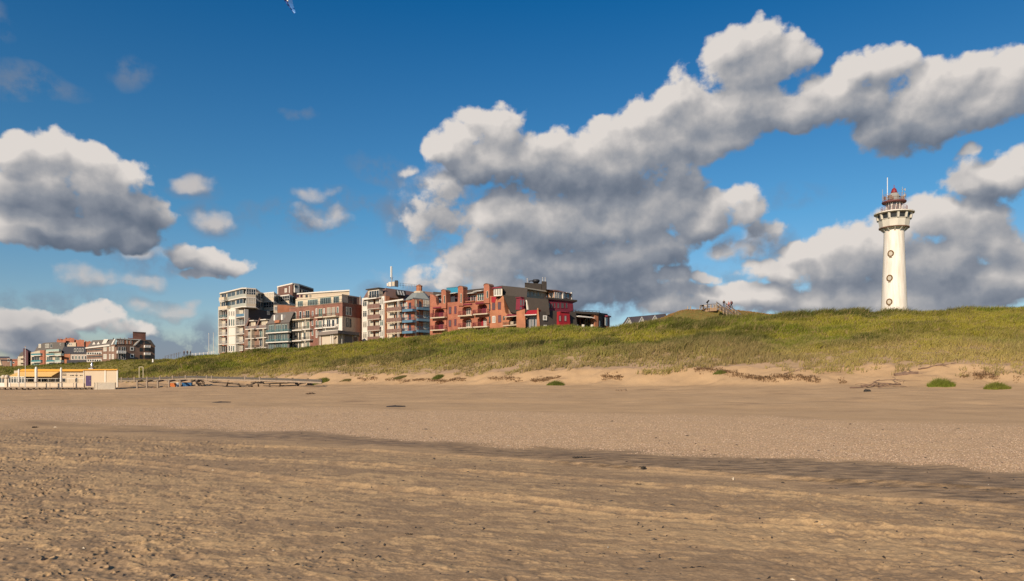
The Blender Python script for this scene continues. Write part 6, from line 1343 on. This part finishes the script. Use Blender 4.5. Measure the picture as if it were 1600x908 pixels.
# ================================================================== people
SKIN = mat('skin', (.45, .26, .18), .6, .05); HAIR = mat('dark_hair', (.04, .03, .025), .8, .1)
def skinmesh(name, m_, verts, edges, radii, parent, root=0):
    me = bpy.data.meshes.new(name); me.from_pydata([tuple(v) for v in verts], edges, []); me.materials.append(m_)
    o = bpy.data.objects.new(name, me); COL.objects.link(o); o.parent = parent
    md = o.modifiers.new('skin', 'SKIN'); sk = me.skin_vertices[0] if me.skin_vertices else None
    if sk is None: 
        bm = bmesh.new(); bm.from_mesh(me); bm.verts.layers.skin.verify(); bm.to_mesh(me); bm.free(); sk = me.skin_vertices[0]
    for i, r in enumerate(radii): sk.data[i].radius = (r, r)
    sk.data[root].use_root = True
    o.modifiers.new('sub', 'SUBSURF').levels = 1; o.modifiers[-1].render_levels = 2
    for p in me.polygons: p.use_smooth = True
    return o
def person(loc, rz, top, legs, label, stride=.25, arm=.25, lean=0.0, pack=None, hood=False, group=None, h=1.75):
    t = empty('person', loc, label, 'person', group); t.rotation_euler[2] = rz; k = h / 1.75
    V = lambda x, y, z: (x * k, (y + lean * max(0, z - .9)) * k, z * k)
    J = [V(0, 0, .95), V(0, 0, 1.15), V(0, 0, 1.38), V(0, .01, 1.50), V(0, .02, 1.62), V(0, .02, 1.73),
         V(.09, 0, .90), V(.10, stride * .5 + .03, .50), V(.10, stride * .6, .09), V(.10, stride * .6 + .16, .04),
         V(-.09, 0, .90), V(-.10, -stride * .3 + .03, .50), V(-.10, -stride * .8, .10), V(-.10, -stride * .8 + .15, .04),
         V(.18, 0, 1.42), V(.23, -arm * .3, 1.15), V(.22, arm * .5 + .05, .92), V(.21, arm * .7 + .07, .84), V(-.18, 0, 1.42), V(-.23, -arm * .2, 1.15), V(-.22, arm * .6, .93), V(-.21, arm * .7 + .05, .85)]
    E_ = [(0, 1), (1, 2), (2, 3), (3, 4), (4, 5), (0, 6), (6, 7), (7, 8), (8, 9), (0, 10), (10, 11), (11, 12), (12, 13), (2, 14), (14, 15), (15, 16), (16, 17), (2, 18), (18, 19), (19, 20), (20, 21)]
    Rr = [.12, .12, .13, .055, .095, .07, .08, .06, .045, .04, .08, .06, .045, .04, .055, .042, .032, .03, .055, .042, .032, .03]
    skinmesh('body', SKIN, J, E_, [r * k for r in Rr], t)
    ji = [0, 1, 2, 14, 15, 16, 18, 19, 20]; idx = {v: i for i, v in enumerate(ji)}
    skinmesh('jacket', top, [J[i] for i in ji], [(idx[a], idx[b]) for a, b in E_ if a in idx and b in idx], [(Rr[i] + .028) * k for i in ji], t)
    ji = [0, 6, 7, 8, 10, 11, 12]; idx = {v: i for i, v in enumerate(ji)}
    skinmesh('trousers', legs, [J[i] for i in ji], [(idx[a], idx[b]) for a, b in E_ if a in idx and b in idx], [(Rr[i] + .022) * k for i in ji], t)
    skinmesh('hair' if not hood else 'hood', HAIR if not hood else top, [V(0, -.025, 1.66), V(0, -.01, 1.745)], [(0, 1)], [.105 * k, .085 * k], t)
    if pack: 
        m = MB(); c = Vector(V(0, -.24, 1.25)); m.prism([(c.x - .16, c.y - .11), (c.x + .16, c.y - .11), (c.x + .16, c.y + .1), (c.x - .16, c.y + .1)], c.z - .28, c.z + .24, [(c.x - .12, c.y - .06), (c.x + .12, c.y - .06), (c.x + .12, c.y + .1), (c.x - .12, c.y + .1)])
        o = m.build('backpack', pack); o.parent = t; tag(o, 'backpack worn by the walker', 'backpack'); del o['category'] 
    return t
NAVY = mat('navy_cloth', (.02, .03, .055), .85, .1); BLACKC = mat('black_cloth', (.018, .018, .02), .85, .1); PINKC = mat('pink_cloth', (.50, .20, .18), .85, .1); BRN = mat('maroon_cloth', (.12, .04, .05), .85, .1); JEAN = mat('jeans', (.06, .08, .13), .85, .1)
hs = 7.0
def ppos(x, row_feet, s): return P3(x, row_feet, s)
person(ppos(1131.2, 480.8, hs), 2.6, BLACKC, JEAN, 'person in a black hooded jacket standing at the top of the stairs', .15, .3, 0, hood=True, group='visitors at the dune viewpoint')
person(ppos(1138.8, 482, hs + .1), 2.0, PINKC, BRN, 'person in a pink top on the stairs beside the walker with a backpack', .3, .4, .1, group='visitors at the dune viewpoint', h=1.6)
person(ppos(1142.8, 481.6, hs + .05), 1.9, BRN, BLACKC, 'person in dark maroon with a backpack at the stair top, rightmost of the three', .3, .4, .15, pack=BLACKC, group='visitors at the dune viewpoint')
for k, (x, r) in enumerate(((287.6, 556.6), (292.8, 556.2), (297.6, 555.8))):
    person(P3(x, r, 5.0), [2.9, .2, 2.4][k], [NAVY, BLACKC, NAVY][k], JEAN, ['leftmost of three dark clad walkers on the dune crest', 'middle one of three dark clad walkers on the dune crest', 'rightmost of three dark clad walkers on the dune crest'][k], .3, .3, group='walkers on the far dune crest', h=[1.8, 1.75, 1.6][k])

# ================================================================== viewpoint on the hill: platform, telescope, stairs
ST = empty('dune_stairs', P3(1135, 495, 7.2), 'wooden stairs with handrails climbing the grassy hill', 'stairs')
la, lb_ = P3(1119.5, 479.0, 7.05), P3(1145, 499, 7.45); ra, rb_ = P3(1134, 481.0, 6.95), P3(1158, 498.5, 7.3)
m = MB(); n_ = 14
for k in range(n_):
    t0 = k / n_; a = la.lerp(lb_, t0); b = ra.lerp(rb_, t0); d = (lb_ - la) / n_; m.hexa([tuple(a + Vector((0, 0, -.18))), tuple(a + d * .9 + Vector((0, 0, -d.z * .9 - .18))), tuple(b + d * .9 + Vector((0, 0, -d.z * .9 - .18))), tuple(b + Vector((0, 0, -.18))), tuple(a), tuple(a + d * .9 + Vector((0, 0, -d.z * .9))), tuple(b + d * .9 + Vector((0, 0, -d.z * .9))), tuple(b)])
m.build('step', mat('stair_wood', (.30, .20, .12), .85, .2, 3), ST)
for a, b, n_, drop in ((la, lb_, 5, 0), (ra, rb_, 5, 0)):
    m = MB(); m.bar(a + Vector((0, 0, 1.0)), b + Vector((0, 0, 1.0)), .12, .20); m.bar(a + Vector((0, 0, .45)), b + Vector((0, 0, .45)), .10, .14); m.build('handrail', mat('grey_rail', (.17, .15, .135), .8, .15), ST)
    for k in range(n_): m = MB(); p = a.lerp(b, (k + .15) / n_); m.bar(p - Vector((0, 0, .4)), p + Vector((0, 0, 1.0)), .17); m.build('post', mat('pale_post', (.36, .28, .19), .8, .1), ST)
VP = empty('viewing_platform', P3(1108, 482, 6.9), 'small railed viewing platform on top of the grassy hill', 'platform')
m = MB(); f_ = Fac(1098, 6.85, 1120, 6.95); f_.box(m, 1098, 481, 1120, 486.5, -3, 0); m.build('deck', mat('stair_wood', (.30, .20, .12)), VP)
for x in (1099, 1105, 1111, 1115.5, 1118.5):
    for o_ in (-.12, -1.8): m = MB(); f_.box(m, x - .4, 475.8, x + .4, 482, o_, o_ + .17); m.build('post', mat('pale_post', (.36, .28, .19)), VP)
m = MB(); f_.box(m, 1103, 474.9, 1120, 475.6, -.15, .05); f_.box(m, 1098, 478.6, 1120, 479.1, -.12, 0); m.build('handrail', mat('grey_rail', (.17, .15, .135)), VP)
for k, (x, r) in enumerate(((1074.5, 482), (1079, 482), (1093.5, 482.3))):
    o = MB().bar(P3(x, r + 1.5, 6.8), P3(x, r - 3.6, 6.8), .14).build('path_post', mat('pale_post', (.36, .28, .19))); tag(o, ['leftmost pale post on the hilltop', 'pale post just right of the leftmost one on the hilltop', 'pale post nearest the viewing platform on its left'][k], 'post', 'pale posts on the hilltop')
for k, (x, w) in enumerate(((1097.3, .9), (1101, 1.2))):
    p = P3(x, 479.5, 6.9); m = MB(); m.box((p.x, p.y, p.z), (w, .35, .08)); m.box((p.x, p.y + .2, p.z + .3), (w, .06, .3)); m.box((p.x - w * .4, p.y, p.z - .25), (.08, .3, .45)); m.box((p.x + w * .4, p.y, p.z - .25), (.08, .3, .45)); o = m.build('bench', DWOOD if k == 0 else CONC); tag(o, ['dark bench at the left side of the viewing platform', 'pale bench on the viewing platform beside the dark one'][k], 'bench')
TS = empty('coin_telescope', P3(1106, 482, 6.95), 'dark tilted viewing telescope on a stand at the hill platform', 'telescope')
m = MB(); m.bar(P3(1106, 482, 6.95), P3(1105.8, 473.2, 6.95), .14, n=8); m.build('stand', DARKMET, TS)
m = MB(); m.bar(P3(1104.4, 473.2, 6.95), P3(1107.8, 469.2, 6.95), .34, .42, n=8, taper=.8); m.bar(P3(1104, 473.6, 6.95), P3(1104.6, 472.9, 6.95), .22, n=8); m.build('scope', BLACKC, TS)

# ================================================================== vegetation tussocks, driftwood, weed, stone
for k, (x, s, R_, hh, lb, c_) in enumerate(((1469, 15.0, 1.5, .62, 'larger bright green grass tussock at the foot of the dune, right', (.15, .19, .02)), (1556, 15.6, 1.35, .5, 'bright green tussock nearest the right edge', (.16, .18, .025)), (867, 11.6, 1.25, .5, 'green tussock alone on the sand below the dark red block', (.13, .16, .025)), (684, 9.6, 1.0, .5, 'green tussock on sand below the turret block', (.12, .15, .025)), (499, 8.4, 2.0, .6, 'green tussock at the buried end of the wooden ramp', (.16, .18, .03)), (541, 8.6, 1.2, .22, 'flat brown grass patch right of the ramp end', (.24, .19, .08)), (625, 9.1, 1.2, .3, 'dull olive grass patch at the dune foot left of the green tussock', (.17, .15, .05)), (1124, 12.6, .8, .25, 'small green seedling patch at the dune foot, centre right', (.13, .15, .03)))):
    n_ = int(900 * R_); r_ = R_ * np.sqrt(RNG.uniform(0, 1, n_)); a_ = RNG.uniform(0, 6.28, n_); p = P3(x, 0, s); xx = p.x + r_ * np.cos(a_); yy = p.y + r_ * np.sin(a_) * .6
    edge_ = .55 + .45 * vnoise(np.cos(a_) * 2.2 + x, np.sin(a_) * 2.2 + 5, 3); rel = np.clip(1 - (r_ / (R_ * edge_)) ** 2, -.2, 1); kk = (rel > -.15); r_, a_, xx, yy, rel = r_[kk], a_[kk], xx[kk], yy[kk], rel[kk]; n_ = len(r_); col_ = np.array([c_]) * (.7 + .6 * RNG.uniform(0, 1, (n_, 1)))
    px_ = 800 + F * xx / yy; X_, z_ = fore_z(px_, yy)
    o = tufts('grass_tussock', px_, yy, hh * (.45 + .6 * np.clip(rel, 0, 1)) * RNG.uniform(.5, 1.5, n_), col_, 4, np.full(n_, .12), np.full(n_, .035), GM, zoff=0)
    co = np.zeros(len(o.data.vertices) * 3, dtype=np.float32); o.data.vertices.foreach_get('co', co); co = co.reshape(-1, 3); co[:, 2] += np.repeat(np.clip(rel, 0, 1) * hh * .14, 20); 
    base_ = np.array([p.x, p.y, ground_z(p.x, p.y)]); co -= base_; pass; o.data.vertices.foreach_set('co', co.ravel().astype(np.float32)); o.location = base_; o.data.update(); tag(o, lb, 'grass tussock', 'tussocks at the dune foot')
DRIFT = mat('driftwood', (.20, .13, .09), .9, .3, 5, bump=.4)
dr_ = random.Random(9)
def branch(m, p, d, L_, w, depth):
    q = p; n_ = 5
    for k in range(n_):
        d2 = Vector((d.x + dr_.uniform(-.3, .3), d.y + dr_.uniform(-.3, .3), d.z + dr_.uniform(-.18, .12))).normalized(); e = q + d2 * (L_ / n_)
        g = ground_z(e.x, e.y); e.z = min(max(e.z, g + w * .15), g + .7)
        m.bar(q, e, w * (1 - k / n_ * .55), n=6, taper=.85)
        if depth > 0 and dr_.random() < .55: branch(m, e, Vector((d2.x + dr_.uniform(-.9, .9), d2.y + dr_.uniform(-.6, .6), dr_.uniform(-.1, .3))).normalized(), L_ * .5, w * .6, depth - 1)
        q = e; d = d2
for k, (x, s, dx, L_, w, lb) in enumerate(((1328, 15.0, 1, 5.0, .17, 'forked driftwood root leaning up the bank, left of the thick log'), (1345, 14.6, 1, 3.2, .13, 'thin driftwood branch behind the forked root'), (1398, 14.0, 1, 2.6, .42, 'thick grey driftwood log lying on the bank'), (1408, 14.6, -1, 3.6, .14, 'slender driftwood branch below the thick log'), (1435, 13.8, 1, 2.8, .16, 'tangled brown root clump left of the large tussock'), (1225, 13.2, 1, 3.6, .10, 'scatter of thin roots along the upper sand bank'), (1372, 15.2, 1, 3.0, .1, 'low broken root stub between the forked root and thick log'))):
    p = P3(x, 0, s); p.z = ground_z(p.x, p.y) + .1; m = MB(); branch(m, p, Vector((dx, .35 if k == 0 else .05, .12)), L_, w, 2 if k != 2 else 1)
    if k == 2: m.bar(p, p + Vector((3.0, -.1, .1)), .36, n=8, taper=.7)
    o = m.build('driftwood', DRIFT); tag(o, lb, 'driftwood', 'driftwood on the cut dune foot')
def blob(name, x, row, w, d, h, mt, lb, cat, grp=None, seed=0, lumps=7, thick=.5):
    rr = random.Random(seed + int(x)); Y_ = None
    Y_ = 2420 / (row - HOR)
    for _ in range(30):
        X_ = (x - 800) / F * Y_; z_ = ground_z(X_, Y_); Y_ = Y_ * .5 + .5 * max(2.0, (EYE - z_) * F / (row - HOR)) if row > 640 else Y_
    if row <= 640:
        ys = np.linspace(30, 120, 900); zs = np.array([ground_z((x - 800) / F * y, y) for y in ys]); rws = HOR - (zs - EYE) * F / ys; Y_ = float(ys[np.argmin(np.abs(rws - row))])
    X_ = (x - 800) / F * Y_; z_ = ground_z(X_, Y_); s = F / Y_; m = MB(); w, d, h = w / s, d / s, h / s
    for k in range(lumps):
        cx = X_ + rr.uniform(-.5, .5) * w * .8; cy = Y_ + rr.uniform(-.5, .5) * d; r = w * rr.uniform(.12, .3) * thick * 1.4
        a = rr.uniform(-.5, .5); m.lathe((cx, cy), [(r * 1.0, z_ - .03), (r * .9, z_ + h * rr.uniform(.3, .6)), (r * .3, z_ + h * rr.uniform(.6, 1.0))], 7, a)
    for k in range(lumps):
        a = Vector((X_ + rr.uniform(-.5, .5) * w, Y_ + rr.uniform(-.5, .5) * d, z_ + h * .4)); b = a + Vector((rr.uniform(-.3, .3) * w, rr.uniform(-.2, .2) * d, rr.uniform(-.3, .3) * h)); m.bar(a, b, h * .35, n=5)
    o = m.build(name, mt); tag(o, lb, cat, grp); return o
WEED = mat('black_weed', (.03, .024, .018), .6, .3, 8)
for k, (x, r, w, lb) in enumerate(((905, 716, 26, 'long strand of black seaweed on the dark damp band, centre'), (870, 758, 16, 'small curled black seaweed on the rippled sand below the centre'), (742, 735, 22, 'spiky clump of black seaweed left of centre'), (530, 826, 20, 'dark seaweed clump on the footprinted sand, left of centre'), (1360, 861, 32, 'black strap of seaweed on the lower right sand'), (1087, 888, 30, 'thin flat seaweed strand near the bottom edge'), (1466, 815, 10, 'small dark seaweed knot right of the black strap'), (1546, 846, 9, 'little seaweed ring near the right edge'), (997, 758, 12, 'tiny dark seaweed scrap right of the curled one'), (640, 836, 12, 'small black scrap between the footprints, lower centre'), (1004, 731, 14, 'short seaweed scrap just under the dark band'), (445, 724, 14, 'small dark weed scrap beside the tyre track'), (55, 669, 12, 'dark weed scrap on the shell edge, far left'), (1575, 773, 26, 'thin weed line on the damp band at the right edge'))):
    blob('seaweed', x, r, w, 5 if w > 15 else 4, 3.2, WEED, lb, 'seaweed', 'seaweed scraps on the beach', k, 9, .22)
blob('stone', 1355, 612, 10, 3, 4, mat('black_stone', (.03, .028, .025), .8), 'black stone alone on the upper beach, right', 'stone', None, 1, 5, .8)
blob('stone', 1145, 748, 4, 2, 2.5, mat('pale_stone', (.60, .50, .36), .8), 'pale pebble on the dark damp band', 'stone', None, 2, 3, 1)
blob('weed_mound', 1031 - 60, 611, 18, 4, 3.5, mat('mound_weed', (.20, .14, .09), .9), 'low brown mound of debris on the upper beach, centre', 'debris mound', None, 3, 6, .5)
blob('weed_mound', 485, 616, 11, 4, 3, mat('mound_dark', (.09, .06, .04), .9), 'small dark debris mound right below the ramp end', 'debris mound', None, 4, 6, .5)
for k, (x0, x1, r, lb) in enumerate(((332, 358, 629.5, 'dark bar standing in for a shadowed dent in the beach below the blue bins'), (604, 632, 636.5, 'half buried dark plank on the beach below the hotel'))):  # first bar stands in for a shadowed dent, second is plank and shadow
    Y_ = 55.0
    ys = np.linspace(36, 90, 600); xm = (x0 + x1) / 2; zs = np.array([ground_z((xm - 800) / F * y, y) for y in ys]); rws = HOR - (zs - EYE) * F / ys; Y_ = float(ys[np.argmin(np.abs(rws - r))]); s = F / Y_
    a = Vector(((x0 - 800) / s, Y_, 0)); b = Vector(((x1 - 800) / s, Y_ + .4, 0)); a.z = ground_z(a.x, a.y) + .0; b.z = ground_z(b.x, b.y) + .07; m = MB(); mid = (a + b) / 2 + Vector((0, 0, .04)); m.bar(a, mid, .20, .16); m.bar(mid, b, .20, .12, taper=.5); o = m.build('plank_and_dent_shadow', mat('plank_and_shadow', (.045, .04, .04), .7, .2, 4)); tag(o, lb, 'plank')
# uncounted weed and shell bits; the dark ones also paint specks of footprint shadow
nb_ = 1500; bp_ = RNG.uniform(-60, 1660, nb_); bp_ = bp_[fbm(bp_ * .012, RNG.uniform(0, 40, nb_), 2, 5) > .52]; nb_ = len(bp_); br_ = 660 + 250 * RNG.uniform(0, 1, nb_) ** .8; by_ = 2420 / (br_ - HOR); bx2, bz = fore_z(bp_, by_); bh, _, _, _ = sand_fields(bp_, bx2, by_); bz = bz + bh + .004
L2 = RNG.uniform(.012, .036, nb_) * RNG.uniform(.5, 1.6, nb_) * (.5 + by_ / 14); a2 = RNG.uniform(0, 3.14, nb_); v = np.zeros((nb_, 5, 3))
for i, (p_, q_) in enumerate(((-1, 0), (0, -.3), (1, 0), (0, .3))): v[:, i] = np.stack([bx2 + L2 * (p_ * np.cos(a2) - q_ * np.sin(a2)), by_ + L2 * (p_ * np.sin(a2) + q_ * np.cos(a2)), bz - .003], -1)
v[:, 4] = np.stack([bx2, by_, bz + L2 * .35], -1); base = np.arange(nb_)[:, None] * 5; tri = np.concatenate([base + [i, (i + 1) % 4, 4] for i in range(4)], 0)
cc = np.ones((nb_, 5, 4)); pal = np.array([[.03, .025, .02], [.05, .04, .03], [.04, .03, .02], [.07, .05, .03]])[RNG.integers(0, 4, nb_)]; pal[RNG.uniform(0, 1, nb_) < .04] = (.5, .42, .3); cc[..., :3] = pal[:, None]
o = fast_mesh('litter_and_print_shadow', v.reshape(-1, 3), tri, sm2, {'tint': ('FLOAT_COLOR', cc.reshape(-1, 4))}, smooth=False); tag(o, 'tiny scraps of weed, shell and painted footprint shadow scattered over the foreground sand', 'debris', kind='stuff')

# ================================================================== kite at the top edge
KT = empty('kite', P3(440, -40, 16), 'blue and white kite tip poking in at the top edge', 'kite')
arc = [(459, 21), (455.5, 15), (451, 9), (446.5, 2), (442, -8), (438, -22), (438, -42), (444, -62), (456, -80), (474, -94)]
pts = [P3(x, r, 16) for x, r in arc]; m = MB()
for k in range(len(pts) - 1): m.bar(pts[k], pts[k + 1], .05 + .05 * min(k, 5), n=10)
m.build('leading_edge', mat('kite_navy', (.012, .05, .22), .5, .05), KT, True)
m = MB()
for k in range(len(pts) - 1):
    t0, t1 = min(1, k / 5), min(1, (k + 1) / 5); d0 = Vector((.16 + .55 * t0, 1.2 * t0, .05)); d1 = Vector((.16 + .55 * t1, 1.2 * t1, .05))
    a, b = pts[k], pts[k + 1]; n_ = Vector((0, .02, .02)); m.add([a, b, b + d1, a + d0, a + n_, b + n_, b + d1 + n_, a + d0 + n_], [(0, 1, 2, 3), (7, 6, 5, 4), (2, 6, 7, 3), (0, 4, 5, 1)])
m.build('canopy', mat('kite_blue', (.10, .28, .62), .5, .05), KT)
m = MB(); a = P3(449.6, 2, 16.1); b = P3(448.5, -6, 16.1); m.bar(a, b, .14, n=8); m.build('strut', WFRAME, KT)
